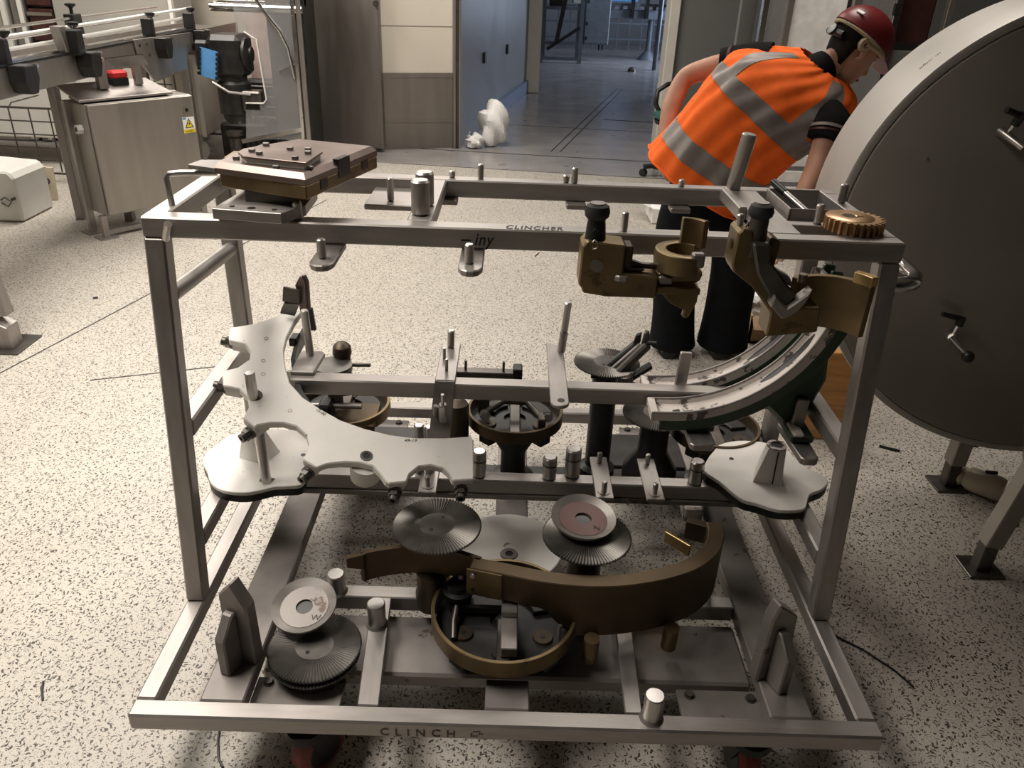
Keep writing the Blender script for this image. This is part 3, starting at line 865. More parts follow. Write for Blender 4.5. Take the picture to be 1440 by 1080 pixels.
# clamping lever lower, with ball handle
lv = MB().tube([dface(-.235, -.255), dface(-.235, -.255, .03)], .012, 14).build('clamp_shaft', 'pin', dm)
MB().tube([dface(-.235, -.255, .03), dface(-.20, -.285, .06)], [.009, .005], 10).build('ball_stem', 'chrome', lv)
MB().ball(dface(-.193, -.292, .067), .016, n=18).build('ball_knob', 'black', lv)
MB().tube([dface(-.232, -.245, .03), dface(-.228, -.215, .035)], .004, 8).build('lever_stud', 'chrome', lv)
MB().tube([dface(-.228, -.218, .035), dface(-.226, -.195, .037)], .011, 10).build('lever_hub', 'black', lv)
MB().tube([dface(-.226, -.20, .037), dface(-.282, -.185, .05)], [.009, .006], 10).build('lever', 'black', lv)
# clamping lever upper
lv = MB().tube([dface(-.262, .275), dface(-.252, .268, .04), dface(-.226, .250, .07)], [.013, .010, .008], 14).build('clamp_shaft', 'pin', dm)
MB().tube([dface(-.255, .275, .03), dface(-.250, .302, .04)], .004, 8).build('lever_stud', 'chrome', lv)
MB().tube([dface(-.250, .298, .04), dface(-.244, .325, .05)], .011, 10).build('lever_hub', 'black', lv)
MB().tube([dface(-.247, .320, .05), dface(-.285, .332, .06)], .008, 10).build('lever', 'black', lv)
# handwriting on the rim
ra = math.radians(139)
text('rim_writing', 'vfabbn', .022, dC+dX*.603*math.cos(ra)+V(0, 0, .603*math.sin(ra))-dN*.09, dX*math.sin(ra-.06)+V(0, 0, -math.cos(ra-.06)), -dN, 'ink', dm, .2, lift=.001)
# legs with foot plates
for x, y, tilt in ((1.335, .302, 0), (1.44, .715, 0)):
    lg = MB().bar((x+.10, y+.02, .60) if y < .5 else (x+.01, y, .42), (x, y, .09), .05, .05, (0, 1, 0)).build('leg', 'sheet', dm, .003)
    MB().bar((x, y, .12), (x, y, .005), .04, .04, (0, 1, 0)).build('leg_foot', 'darksteel', lg, .003)
    MB().box(x-.05, x+.05, y-.045, y+.05, 0, .008).build('foot_plate', 'darksteel', lg, .002)
    MB().cyl((x+.03, y, .16), (x+.055, y, .16), .008, n=10).build('set_screw', 'black', lg)
MB().bar((1.435, .32, .60), (1.62, .30, 1.30), .06, .06, (0, 1, 0)).build('leg_top', 'sheet', dm, .003)
MB().slab([dC+V(.03, -.02, -.50), dC+V(.20, -.05, -.50), dC+V(.10, -.04, -.72)], V(0, .02, 0)).build('gusset', 'sheet', dm)

# bottles below the drum
for i, (p, q) in enumerate((((1.455, .735, .042), (1.60, .61, .042)), ((1.66, .56, .042), (1.80, .44, .042)))):
    p, q = V(p), V(q)
    a = (q-p).normalized()
    b_ = thing('plastic_jar', ['cloudy plastic jar lying on its side between the drum legs', 'cloudy plastic jar lying at the right picture edge under drum'][i], 'jar', (p.x, p.y, 0), 'jars under the drum')
    MB().lathe(p, a, [(.022, 0), (.030, 0), (.031, .012), (.029, .016), (.033, .022), (.033, .034), (.029, .040), (.040, .055), (.041, .14), (.036, .155), (0, .157)], 24).build('jar_body', 'jar', b_)
    MB().lathe(p, a, [(.012, .006), (.022, .001), (.024, .006), (.012, .012)], 24, True).build('neck_ring', 'jar', b_)
    MB().tube([p+a*.09+V(0, 0, .042), p+a*.12+V(.01, .01, .046)], .006, 8).build('handle_lug', 'black', b_)

# ================================================================== THE TROLLEY
tr = thing('parts_trolley', 'stainless steel rack trolley holding machine change parts', 'trolley', (0, 0, 0))
def part(mb, name, mt, bev=.0025, **k):
    return mb.build(name, mt, tr, bev, **k)
ZT, ZB = 1.028, .19
TW = .04
# base frame
part(MB().box(-.72, .72, -.423, -.383, ZB-TW, ZB), 'base_front_rail', 'steel', .004)
part(MB().box(-.72, .72, .78, .82, ZB-TW, ZB), 'base_back_rail', 'steel', .004)
for s in (-1, 1):
    x0, x1 = sorted((s*.72, s*.68))
    part(MB().box(x0, x1, -.383, .78, ZB-TW, ZB), 'base_side_rail', 'steel_y', .004)
    x0, x1 = sorted((s*.597, s*.512))
    part(MB().box(x0, x1, -.383, .78, ZB-.035, ZB), 'base_channel', 'steel_dirty', .003)
part(MB().box(-.045, .042, -.383, -.31, ZB-.03, ZB), 'base_centre_strap', 'steel_dirty')
part(MB().box(-.040, .045, -.05, .78, ZB-.03, ZB-.002), 'base_centre_strap', 'steel_dirty')
part(MB().box(-.512, .512, -.088, -.05, ZB-.04, ZB), 'base_cross_bar', 'steel')
part(MB().box(-.512, .512, .36, .47, ZB-.03, ZB-.002), 'base_cross_bar', 'black_iron')
part(MB().box(-.512, -.22, .50, .68, ZB-.03, ZB-.012), 'base_deck_plate', 'black_iron')
part(MB().box(.24, .512, .50, .68, ZB-.03, ZB-.012), 'base_deck_plate', 'black_iron')
part(MB().box(-.512, .512, -.270, -.10, .112, .150), 'base_cross_plate', 'steel_dirty', .006)
part(MB().slab([V(-.292, -.383, ZB-.012), V(-.250, -.383, ZB-.012), V(-.268, -.088, ZB-.012), V(-.312, -.088, ZB-.012)], V(0, 0, .012)), 'base_strap', 'steel_y', .002)
part(MB().slab([V(.228, -.383, ZB-.012), V(.262, -.383, ZB-.012), V(.272, -.088, ZB-.012), V(.236, -.088, ZB-.012)], V(0, 0, .012)), 'base_strap', 'steel_y', .002)
# caster mounting plates with bolts
for x, y in ((-.425, -.335), (.44, -.335), (-.425, .72), (.44, .72)):
    cp = part(MB().box(x-.09, x+.09, y-.05, y+.05, ZB-.052, ZB-.042), 'caster_plate', 'steel_dirty', .001)
    b2 = MB()
    hexbolt(b2, (x-.065, y+.035, ZB-.042), (0, 0, 1), .009)
    b2.build('plate_bolt', 'darksteel', cp)
    b2 = MB()
    hexbolt(b2, (x+.06, y+.03, ZB-.042), (0, 0, 1), .009)
    b2.build('plate_bolt', 'darksteel', cp)
# casters
def caster(x, y, ang):
    a = V(math.cos(ang), math.sin(ang), 0)
    f_ = V(-a.y, a.x, 0)
    c = V(x, y, .06)+f_*.025
    w = MB().lathe(c-a*.022, a, [(0, 0), (.040, 0), (.052, .003), (.058, .010), (.058, .034), (.052, .041), (.040, .044), (0, .044)], 36).build('caster_wheel', 'redwheel', tr)
    MB().lathe(c-a*.0235, a, [(0, 0), (.038, 0), (.040, .002), (.040, .045), (.038, .047), (0, .047)], 28).build('wheel_hub', 'black', w)
    h = MB()
    for s in (-1, 1):
        h.slab([c+a*s*.026-f_*.012+V(0, 0, -.006), c+a*s*.026+f_*.010+V(0, 0, -.006), c+a*s*.026-f_*.005+V(0, 0, .070), c+a*s*.026-f_*.045+V(0, 0, .070)], a*s*.003)
    h.lathe(V(x, y, .118), (0, 0, 1), [(0, 0), (.036, 0), (.040, .008), (.036, .02), (0, .02)], 24)
    h.build('caster_fork', 'black_iron', w)
caster(-.395, -.392, math.radians(-38))
caster(.485, -.385, math.radians(8))
caster(-.425, .72, math.radians(60))
caster(.44, .72, math.radians(100))
# posts: front pair leans, back pair is plumb
for s in (-1, 1):
    x0, x1 = sorted((s*.72, s*.68))
    part(MB().hexa([(x0, -.12, ZB), (x1, -.12, ZB), (x1, -.08, ZB), (x0, -.08, ZB), (x0, 0, ZT-TW), (x1, 0, ZT-TW), (x1, .04, ZT-TW), (x0, .04, ZT-TW)]), 'front_post', 'steel_z', .004)
    part(MB().box(x0, x1, .385, .425, ZB, ZT-TW), 'back_post', 'steel_z', .004)
    part(MB().hexa([(x0, -.022, .56), (x1, -.022, .56), (x1, .385, .56), (x0, .385, .56), (x0, -.018, .60), (x1, -.018, .60), (x1, .385, .60), (x0, .385, .60)]), 'side_rail', 'steel_y', .004)
    part(MB().hexa([(x0, -.062, .30), (x1, -.062, .30), (x1, .385, .30), (x0, .385, .30), (x0, -.056, .34), (x1, -.056, .34), (x1, .385, .34), (x0, .385, .34)]), 'side_rail', 'steel_y', .004)
part(MB().tube([(-.70, .03, .862), (-.70, .39, .838)], .017, 20), 'push_handle', 'steel_y', 0)
part(MB().tube([(.70, .36, .90), (.76, .36, .90), (.82, .345, .90), (.85, .31, .90), (.86, .26, .90), (.85, .18, .90), (.83, .145, .90), (.79, .125, .90), (.70, .12, .90)], .0165, 18), 'push_handle', 'chrome', 0)
# top frame
part(MB().box(-.72, .72, 0, .04, ZT-TW, ZT), 'top_front_rail', 'steel', .003)
part(MB().box(-.72, .72, .37, .41, ZT-TW, ZT), 'top_back_rail', 'steel', .003)
for s in (-1, 1):
    x0, x1 = sorted((s*.72, s*.68))
    part(MB().box(x0, x1, .04, .37, ZT-TW, ZT), 'top_side_rail', 'steel_y', .003)
part(MB().box(-.226, -.176, .04, .37, ZT-.03, ZT), 'top_cross_bar', 'steel_y', .003)
part(MB().box(.470, .535, .04, .37, ZT-.02, ZT), 'top_cross_bar', 'steel_y', .002)
part(MB().box(.452, .470, .20, .37, ZT-.022, ZT+.006), 'top_angle_strip', 'steel_y', .002)
part(MB().box(.535, .68, .115, .145, ZT-.03, ZT-.004), 'top_cross_bar', 'steel', .002)
part(MB().box(-.34, -.226, .22, .37, ZT-.034, ZT-.022), 'top_shelf_plate', 'steel', .002)
for x0, x1 in ((-.20, -.15), (.10, .145), (.34, .385)):
    part(MB().box(x0, x1, .345, .385, ZT-TW-.012, ZT-TW), 'under_tab', 'steel', .002)
# open tray let into the right corner
ty = MB()
ty.box(.545, .665, .160, .164, .985, 1.045)
ty.box(.545, .665, .326, .330, .985, 1.045)
ty.box(.545, .549, .160, .330, .985, 1.045)
ty.box(.661, .665, .160, .330, .985, 1.045)
ty.box(.545, .665, .160, .330, .985, .989)
part(ty, 'tool_tray', 'steel', .001)
# bracket tabs with pins below the front rail
for x in (-.362, -.096, .175, .43):
    tb = part(MB().prism([(-.022, 0), (.022, 0), (.022, -.115), (.016, -.13), (.006, -.137), (-.006, -.137), (-.016, -.13), (-.022, -.115)], 0, .012, (x, .02, .974)), 'bracket_tab', 'steel_y', .002)
    MB().cyl((x-.003, -.075, .986), (x-.003, -.075, 1.022), .0085, n=14, bev=.002).build('bracket_pin', 'pin', tb)
part(MB().tube([(-.676, -.003, .988), (-.668, -.012, 1.004), (-.659, -.020, 1.022)], .0075, 14), 'peg', 'pin', 0)
# pins on the top frame: (x, y, z base, radius, height, name)
PINS = [(-.428, .020, ZT, .009, .034), (-.288, .256, ZT-.022, .0075, .05), (-.165, .395, ZT, .007, .016), (-.099, .392, ZT, .007, .034),
        (.098, .385, ZT, .0075, .018), (.117, .380, ZT, .0075, .036), (.365, .388, ZT, .0075, .016), (.189, .020, ZT, .0065, .036),
        (.700, .288, ZT, .0085, .042), (.595, .130, ZT-.004, .0085, .040)]
for x, y, z, r, h in PINS:
    part(MB().cyl((x, y, z), (x, y, z+h), r, n=16, bev=r*.35), 'locating_pin', 'pin', 0)
for x, y, h, r in ((-.203, .082, .068, .0185), (-.202, .150, .068, .0185)):
    part(MB().cyl((x, y, ZT), (x, y, ZT+h), r, n=28, bev=.004), 'thick_pin', 'pin', 0)
part(MB().cyl((.484, .385, ZT), (.499, .375, ZT+.125), .0165, n=28, bev=.003), 'thick_pin', 'pin', 0)
part(MB().tube([(-.691, .085, ZT), (-.693, .085, ZT+.052), (-.688, .087, ZT+.060), (-.665, .09, ZT+.062), (-.60, .10, ZT+.062)], .006, 12), 'hook_rod', 'pin', 0)
# middle level
part(MB().box(-.68, .68, .180, .220, .56, .60), 'middle_bar', 'steel', .003)
part(MB().box(-.190, -.143, .185, .39, .600, .608), 'middle_strap', 'steel_y', .0015)
part(MB().slab([V(-.190, .185, .602), V(-.143, .185, .602), V(-.150, .085, .470), V(-.200, .085, .470)], V(0, -.004, .006)), 'middle_strap', 'steel_y', .001)
part(MB().prism(circ(.097, .10, .021, 12, PI, 2*PI, True)+[(.118, .41), (.105, .41), (.105, .40), (.088, .40), (.088, .41), (.076, .41)], .600, .609), 'middle_strap', 'steel_y', .0015)
part(MB().cyl((.100, .105, .6085), (.100, .105, .6097), .0085, n=18), 'strap_hole', 'black', 0)
part(MB().prism([(-.530, .20), (-.475, .20), (-.470, .30), (-.480, .315), (-.525, .315), (-.532, .30)], .600, .610), 'middle_strap', 'steel', .002)
part(MB().cyl((-.167, .365, .608), (-.166, .365, .655), .009, n=16, bev=.003), 'locating_pin', 'pin', 0)
part(MB().cyl((.112, .365, .608), (.116, .36, .665), .0105, n=18), 'threaded_rod', 'pin', 0)
part(MB().cyl((.116, .36, .665), (.121, .355, .745), .009, n=18, bev=.003), 'threaded_rod', 'pin', 0)
part(MB().cyl((-.504, .29, .609), (-.507, .285, .73), .0095, n=18, bev=.002), 'tall_rod', 'pin', 0)
for x, y, r, h in ((-.178, .30, .004, .028), (-.167, .235, .004, .030), ):
    part(MB().cyl((x, y, .608), (x, y, .608+h), r, n=12, bev=r*.3), 'small_pin', 'pin', 0)
part(MB().cyl((-.166, .122, .535), (-.166, .112, .585), .010, n=14, bev=.002), 'small_pin', 'pin', 0)
part(MB().cyl((-.166, .112, .585), (-.166, .108, .612), .004, n=10), 'small_pin', 'pin', 0)
part(MB().cyl((-.183, .130, .545), (-.183, .122, .575), .007, n=12, bev=.002), 'small_pin', 'pin', 0)
# lower level
part(MB().box(-.68, .68, .170, .210, .30, .34), 'lower_bar', 'steel', .003)
part(MB().box(-.68, .68, .166, .214, .285, .30), 'lower_bar_strip', 'steel_dirty', .002)
for x in (-.205, .222, .345):
    tb = part(MB().box(x-.022, x+.022, .105, .285, .338, .346), 'lower_tab', 'steel_y', .0015)
    for y in (.130, .258):
        MB().cyl((x, y, .346), (x, y, .376), .0065, n=12, bev=.002).build('tab_pin', 'pin', tb)
    MB().cyl((x, .130, .346), (x, .130, .348), .015, n=18).build('washer', 'steel', tb)
for x, y, r, h in ((-.084, .192, .0175, .072), (.091, .192, .0175, .062), (.149, .205, .0195, .080), (.455, .190, .0175, .066)):
    p = part(MB().cyl((x, y, .34), (x, y, .34+h), r, n=24, bev=.004), 'thick_pin', 'pin', 0)
    MB().lathe((x, y, .34+h*.62), (0, 0, 1), [(r*.95, 0), (r+.0007, 0), (r+.0007, .004), (r*.95, .004)], 24, True).build('groove_ring', 'darksteel', p)
for x, y in ((-.232, .20), (-.206, .195)):
    part(MB().cyl((x, y, .34), (x, y, .475), .012, n=18, bev=.003), 'thick_pin', 'pin', 0)
# thick pins on the base
for x, y, r, h in ((-.394, -.072, .0195, .052), (-.287, -.17, .0195, .060), (.278, -.392, .019, .062)):
    p = part(MB().cyl((x, y, ZB-.002), (x, y, ZB+h), r, n=28, bev=.002), 'thick_pin', 'pin', 0)
    MB().lathe((x, y, ZB), (0, 0, 1), [(r, .006), (r+.005, .0), (r, .0)], 24).build('weld_bead', 'steel_dirty', p)
# pointed stop blocks on the base
for s in (-1, 1):
    x, y = (-.535, -.285) if s < 0 else (.532, -.285)
    k_ = part(MB().prism([(-.035, 0), (.035, 0), (.032, .150), (.0, .205), (-.034, .165)] if s < 0 else [(-.040, 0), (.036, 0), (.030, .155), (.008, .175), (-.022, .20), (-.034, .165)], -.0, .030,
         (x, y+.03, ZB), (.93, -.36, 0) if s < 0 else (.93, .36, 0), (0, 0, 1), (-.36, -.93, 0) if s < 0 else (.36, -.93, 0)), 'stop_block', 'steel_dirty', .004)
    e1 = V(.93, -.36, 0) if s < 0 else V(.93, .36, 0)
    e2 = V(-.36, -.93, 0) if s < 0 else V(.36, -.93, 0)
    o_ = V(x, y+.03, ZB)+e2*.030
    MB().prism([(0, 0), (.045, 0), (.045, .09), (.012, .135), (0, .135)], -.012, .012, o_-e1*.006, e2, (0, 0, 1), e1).build('stop_rib', 'steel_dirty', k_, .003)
# lettering
text('marker_word', 'CLINCHER', .030, (-.036, .006, ZT), (1, 0, 0), (0, 1, 0), 'ink', tr, .15, .66, 1.2, bold=.0007)
text('marker_word', 'iny', .034, (-.094, 0, .996), (1, 0, 0), (0, 0, 1), 'ink', tr, .25, .8, 1.1, bold=.0006)
part(MB().box(-.119, -.100, -.0008, 0, 1.003, 1.0065), 'marker_dash', 'ink', 0)
text('stamped_word', 'CLINCH', .027, (-.243, -.423, .157), (1, 0, 0), (0, 0, 1), 'stamp', tr, 0, .95, 1.8, bold=.0005)
for k in range(9):
    part(MB().box(-.070+.005*(k % 5), -.066+.005*(k % 5), -.4237, -.423, .160+.006*(k//3), .163+.006*(k//3)), 'worn_stamp_mark', 'stamp', 0)

# ================================================================== CHANGE PARTS ON THE TROLLEY
# ---- white scalloped guide arc, lying tilted over the side rail
ARC = [(-0.539, 0.381, 0.687), (-0.549, 0.34, 0.675), (-0.556, 0.285, 0.658), (-0.553, 0.245, 0.645), (-0.54, 0.198, 0.627), (-0.518, 0.148, 0.608), (-0.482, 0.113, 0.591), (-0.437, 0.088, 0.576), (-0.39, 0.067, 0.562), (-0.336, 0.054, 0.55), (-0.278, 0.047, 0.54), (-0.222, 0.05, 0.532), (-0.157, 0.062, 0.527), (-0.101, 0.078, 0.524), (-0.093, 0.068, 0.52), (-0.087, -0.035, 0.485), (-0.131, -0.047, 0.488), (-0.14, -0.03, 0.494), (-0.155, -0.018, 0.5), (-0.181, -0.015, 0.505), (-0.206, -0.023, 0.506), (-0.224, -0.046, 0.501), (-0.228, -0.066, 0.495), (-0.262, -0.077, 0.497), (-0.27, -0.074, 0.499), (-0.285, -0.055, 0.507), (-0.303, -0.04, 0.515), (-0.332, -0.037, 0.52), (-0.362, -0.041, 0.523), (-0.397, -0.052, 0.524), (-0.414, -0.065, 0.523), (-0.42, -0.064, 0.524), (-0.448, -0.05, 0.533), (-0.442, -0.035, 0.537), (-0.442, -0.009, 0.545), (-0.453, 0.014, 0.554), (-0.478, 0.031, 0.564), (-0.507, 0.035, 0.569), (-0.532, 0.03, 0.571), (-0.558, 0.019, 0.571), (-0.561, 0.011, 0.569), (-0.592, 0.03, 0.58), (-0.587, 0.063, 0.59), (-0.597, 0.089, 0.6), (-0.62, 0.108, 0.609), (-0.641, 0.109, 0.613), (-0.655, 0.109, 0.615), (-0.67, 0.15, 0.631), (-0.64, 0.169, 0.632), (-0.621, 0.198, 0.639), (-0.624, 0.222, 0.647), (-0.642, 0.243, 0.657), (-0.675, 0.246, 0.663), (-0.682, 0.248, 0.664), (-0.69, 0.285, 0.678), (-0.633, 0.316, 0.679), (-0.59, 0.354, 0.686)]
aN = V(.137, -.3085, .9413).normalized()
ga = thing('scalloped_guide', 'large white scalloped arc plate tilted across the left of the trolley', 'guide plate', (-.4, .1, .5))
MB().slab(ARC, -aN*.020).build('arc_plate', 'whitepaint', ga, .0025, 30)
def arcpt(x, y, d=0.0):
    P0 = V(-.652, .248, .66)
    z = P0.z-(aN.x*(x-P0.x)+aN.y*(y-P0.y))/aN.z
    return V(x, y, z)+aN*d
# lugs under the scallop tips, with clamp bolts
for x, y, dx, dy, L_ in ((-.676, .266, -1, .1, .018), (-.655, .130, -1, .1, .018), (-.572, .022, -.55, -.85, .026), (-.432, -.056, -.35, -.95, .026), (-.248, -.070, -.05, -1, .026), (-.110, -.040, .05, -1, .026)):
    dd = V(dx, dy, 0)
    dd = (dd-aN*dd.dot(aN)).normalized()
    sd = aN.cross(dd)
    c = arcpt(x, y)-dd*.018-aN*.030
    lug = MB().obox(c, dd, sd, aN, .040, .030, .026).build('clamp_lug', 'whitepaint', ga, .004)
    b = MB()
    p = c+dd*.020
    b.cyl(p, p+dd*.006, .015, n=18)
    b.cyl(p+dd*.006, p+dd*.018, .0135, n=6)
    b.lathe(p+dd*.018, dd, [(.005, 0), (.0105, 0), (.0105, .010), (.005, .010)], 16, True)
    b.build('clamp_bolt', 'darksteel', lug)
# hole bushings and boss
bs = arcpt(-.319, -.018)
MB().lathe(bs, aN, [(.0085, .0015), (.0135, .0015), (.0135, -.003), (.0085, -.003)], 22, True).build('bushing', 'darksteel', ga)
MB().cyl(bs, bs+aN*.0008, .0085, n=18).build('bushing_hole', 'black', ga)
MB().lathe(bs-aN*.020, -aN, [(0, 0), (.036, 0), (.033, .050), (.030, .052), (0, .052)], 26).build('boss', 'whitepaint', ga)
h2 = arcpt(-.582, .096)
MB().cyl(h2, h2+aN*.0008, .016, n=20).build('pin_hole', 'black', ga)
for x, y in ((-.60, .27), (-.58, .16), (-.50, .07), (-.59, .20)):
    p = arcpt(x, y)
    MB().lathe(p, aN, [(.0035, 0), (.005, 0), (.005, .0006), (.0035, .0006)], 14, True).build('plug_ring', 'steel', ga)
text('pen_mark', '49-19', .012, arcpt(-.245, .034), arcpt(-.15, .05)-arcpt(-.245, .034), V(0, .95, .3), 'ink', ga, .2)
text('pen_mark', '15-00', .011, arcpt(-.447, .082), arcpt(-.41, .062)-arcpt(-.447, .082), V(.4, .85, .25), 'ink', ga, .2)
# the steel blade clamped on its upper end
MB().slab([V(-.578, .352, .722), V(-.535, .352, .716), V(-.532, .345, .755), V(-.570, .345, .763)], V(.004, .006, 0)).build('blade_plate', 'darksteel', ga, .001)
MB().slab([V(-.584, .340, .694), V(-.545, .335, .690), V(-.538, .355, .713), V(-.574, .36, .718)], V(.003, .004, .010)).build('blade_clamp', 'darksteel', ga, .002)
MB().slab([V(-.540, .36, .690), V(-.519, .36, .690), V(-.517, .36, .770), V(-.524, .36, .789), V(-.532, .36, .786), V(-.546, .36, .762)], V(.006, .014, 0)).build('blade_finger', 'copper', ga, .003)
MB().slab([V(-.535, .365, .64), V(-.505, .365, .64), V(-.510, .365, .70), V(-.535, .365, .70)], V(0, .012, 0)).build('blade_bracket', 'darksteel', ga, .002)
# dark curved strip hanging inside the arc
stp = []
for x, y, z in ((-.545, .40, .615), (-.548, .33, .605), (-.540, .26, .595), (-.522, .20, .58), (-.497, .15, .565), (-.468, .115, .55)):
    stp.append([V(x-.004, y, z-.016), V(x+.006, y+.004, z-.016), V(x+.006, y+.004, z+.016), V(x-.004, y, z+.016)])
MB().loft(stp).build('rubber_strip', 'black', ga)
MB().box(-.566, -.545, .33, .37, .61, .632).build('strip_clip', 'black', ga, .003)
# upright pin that pokes through the arc
part(MB().cyl((-.582, .096, .34), (-.586, .090, .660), .0115, n=20, bev=.002), 'upright_pin', 'pin', 0)

# ---- white sector plates with bosses
def sector(label, pts, boss, top, zb, loc, hole):
    t = thing('sector_plate', label, 'plate', loc)
    MB().prism(pts, .358, .368).build('plate', 'whitepaint', t, .0015)
    MB().prism(pts, .3405, .3578).build('underside', 'black_iron', t)
    c = [V(*p, .368) for p in boss]
    tc = V(top[0], top[1], zb)
    r = top[2]
    n = 24
    ring0, ring1 = [], []
    for k in range(n):
        a = 2*PI*k/n
        u = k/n*4
        i = int(u) % 4
        ring0.append(c[i].lerp(c[(i+1) % 4], u-int(u)))
        ring1.append(None)
    cen = (c[0]+c[1]+c[2]+c[3])/4
    for k in range(n):
        d = (ring0[k]-cen)
        d.z = 0
        ring1[k] = tc+d.normalized()*r
    MB().loft([ring0, ring1]).build('boss', 'whitepaint', t, 0, 25)
    MB().lathe(tc, (0, 0, 1), [(r*.58, 0), (r*1.0, 0), (r*.98, .003), (r*.62, .004)], 24, True).build('boss_rim', 'whiteworn', t)
    MB().cyl(tc, tc+V(0, 0, .0015), r*.60, n=20).build('boss_hole', 'black', t)
    MB().cyl((hole[0], hole[1], .368), (hole[0], hole[1], .3688), .006, n=12).build('hole', 'black', t)
    return t
PR = [(.478, .206), (.500, .262), (.525, .301), (.545, .330), (.597, .352), (.662, .350), (.715, .318), (.728, .27), (.742, .232), (.774, .200), (.778, .172), (.752, .140), (.716, .118), (.700, .09), (.679, .056), (.62, .050), (.575, .072), (.545, .085), (.525, .118), (.505, .160)]
PR = smooth_loop(PR)
sR = sector('white painted sector plate with split square boss, right of the trolley', PR, ((.588, .160), (.655, .145), (.672, .205), (.608, .225)), (.641, .196, .024), .452, (.62, .2, .346), (.560, .262))
MB().slab([V(.6315, .1515, .37), V(.6345, .1515, .37), V(.6405, .1715, .45), V(.6375, .1715, .45)], V(0, -.0015, 0)).build('split_line', 'black', sR)
PL = [(-.757, .165), (-.765, .20), (-.752, .25), (-.728, .30), (-.66, .328), (-.555, .328), (-.520, .29), (-.510, .211), (-.497, .130), (-.499, .089), (-.530, .080), (-.559, .076), (-.585, .062), (-.618, .049), (-.66, .052), (-.690, .066), (-.715, .092), (-.735, .13)]
PL = smooth_loop(PL)
sL = sector('white painted sector plate with square boss beneath the scalloped arc', PL, ((-.677, .19), (-.610, .167), (-.585, .225), (-.66, .245)), (-.638, .205, .026), .440, (-.62, .19, .346), (-.525, .215))
MB().prism([(-.60, .095), (-.585, .088), (-.57, .095), (-.565, .108), (-.585, .115), (-.60, .108)], .3682, .3686).build('chipped_spot', 'darksteel', sL)

# ---- green and white cradle of two curved channels
cc = thing('channel_cradle', 'dark green casting with two curved worn white channels, right side', 'casting', (.5, .19, .56))
def arcpts(r, a0, a1, n):
    return [(.345+r*math.sin(a0+(a1-a0)*i/n), .915-r*math.cos(a0+(a1-a0)*i/n)) for i in range(n+1)]
def channel(y0, y1, a1, name, x_end=.305):
    # cross-section (y, r): U profile swept from the flat tail round the bend
    sec = [(y0, .328), (y0+.007, .328), (y0+.011, .337), (y1-.011, .337), (y1-.007, .328), (y1, .328), (y1, .346), (y0, .346)]
    rings = [[V(x_end, y, .915-r) for y, r in sec]]
    n = 26
    for i in range(n+1):
        a = a1*i/n
        rings.append([V(.345+r*math.sin(a), y, .915-r*math.cos(a)) for y, r in sec])
    return MB().loft(rings).build(name, 'whiteworn', cc, 0, 30)
c1 = channel(.098, .172, math.radians(84), 'channel')
c2 = channel(.224, .284, math.radians(84), 'channel')
for ch_, ys in ((c1, (.1015, .1685)), (c2, (.2275, .2805))):
    for y in ys:
        MB().tube([V(.306, y, .5868)]+[V(.345+.3275*math.sin(math.radians(a)), y, .915-.3275*math.cos(math.radians(a))) for a in range(0, 85, 4)], .0036, 6).build('worn_edge', 'steel_dirty', ch_)
MB().box(.305, .322, .100, .170, .577, .590).build('end_pad', 'whiteworn', c1, .002)
MB().box(.305, .322, .226, .282, .577, .590).build('end_pad', 'whiteworn', c2, .002)
def onch(a, y, r):
    return V(.345+r*math.sin(a), y, .915-r*math.cos(a))
for ch_, y in ((c1, .148), (c2, .262)):
    sl = []
    for i in range(7):
        a = math.radians(38+4.5*i)
        w = .010 if 0 < i < 6 else .003
        sl.append([onch(a, y-w, .3365), onch(a, y+w, .3365)])
    MB().loft(sl, False, False).build('slot', 'black', ch_)
MB().prism([(.358, .118), (.372, .112), (.388, .118), (.388, .132), (.372, .136), (.358, .130)], .5785, .5795).build('slot', 'black', c1)
MB().prism([(.375, .246), (.40, .240), (.425, .246), (.42, .256), (.385, .258)], .5785, .5795).build('slot', 'black', c2)
# green side walls below each channel, and the web joining them at the right
for y0, y1 in ((.097, .112), (.272, .285), (.160, .172), (.224, .236)):
    pin_ = arcpts(.346, math.radians(-3), math.radians(86), 24)
    pout = arcpts(.372, math.radians(-3), math.radians(86), 24)
    MB().prism(pin_+pout[::-1], y0, y1, (0, 0, 0), (1, 0, 0), (0, 0, 1), (0, 1, 0)).build('green_wall', 'green', cc, .002)
web = [[onch(math.radians(a), .112, .352), onch(math.radians(a), .272, .352), onch(math.radians(a), .272, .368), onch(math.radians(a), .112, .368)] for a in range(48, 88, 5)]
MB().loft(web).build('green_web', 'green', cc, 0, 30)
MB().slab([V(.56, .14, .60), V(.60, .14, .64), V(.69, .14, .74), V(.70, .14, .66), V(.67, .14, .56), V(.62, .14, .545)], V(0, .10, 0)).build('green_rib', 'green', cc, .01)
MB().box(.388, .455, .108, .165, .536, .556).build('green_pad', 'green', cc, .003)
ft = MB().box(.625, .678, .085, .200, .528, .548).build('foot_flange', 'green', cc, .004)
MB().box(.628, .652, .080, .14, .546, .556).build('worn_patch', 'whiteworn', ft, .003)
# frame tongues that hold the cradle
part(MB().prism([(.392, .18), (.392, .060), (.398, .052), (.440, .052), (.446, .060), (.446, .18)], .520, .536), 'holding_tongue', 'steel_y', .002)
part(MB().prism([(.625, .18), (.632, .030), (.640, .022), (.664, .022), (.672, .030), (.676, .18)], .510, .527), 'holding_tongue', 'steel_y', .002)
part(MB().bar((.395, .246, .56), (.400, .246, .672), .028, .012, (0, 1, 0)), 'flat_peg', 'steel_z', .002)
part(MB().bar((.648, .13, .52), (.652, .13, .62), .028, .012, (0, 1, 0)), 'flat_peg', 'steel_z', .002)

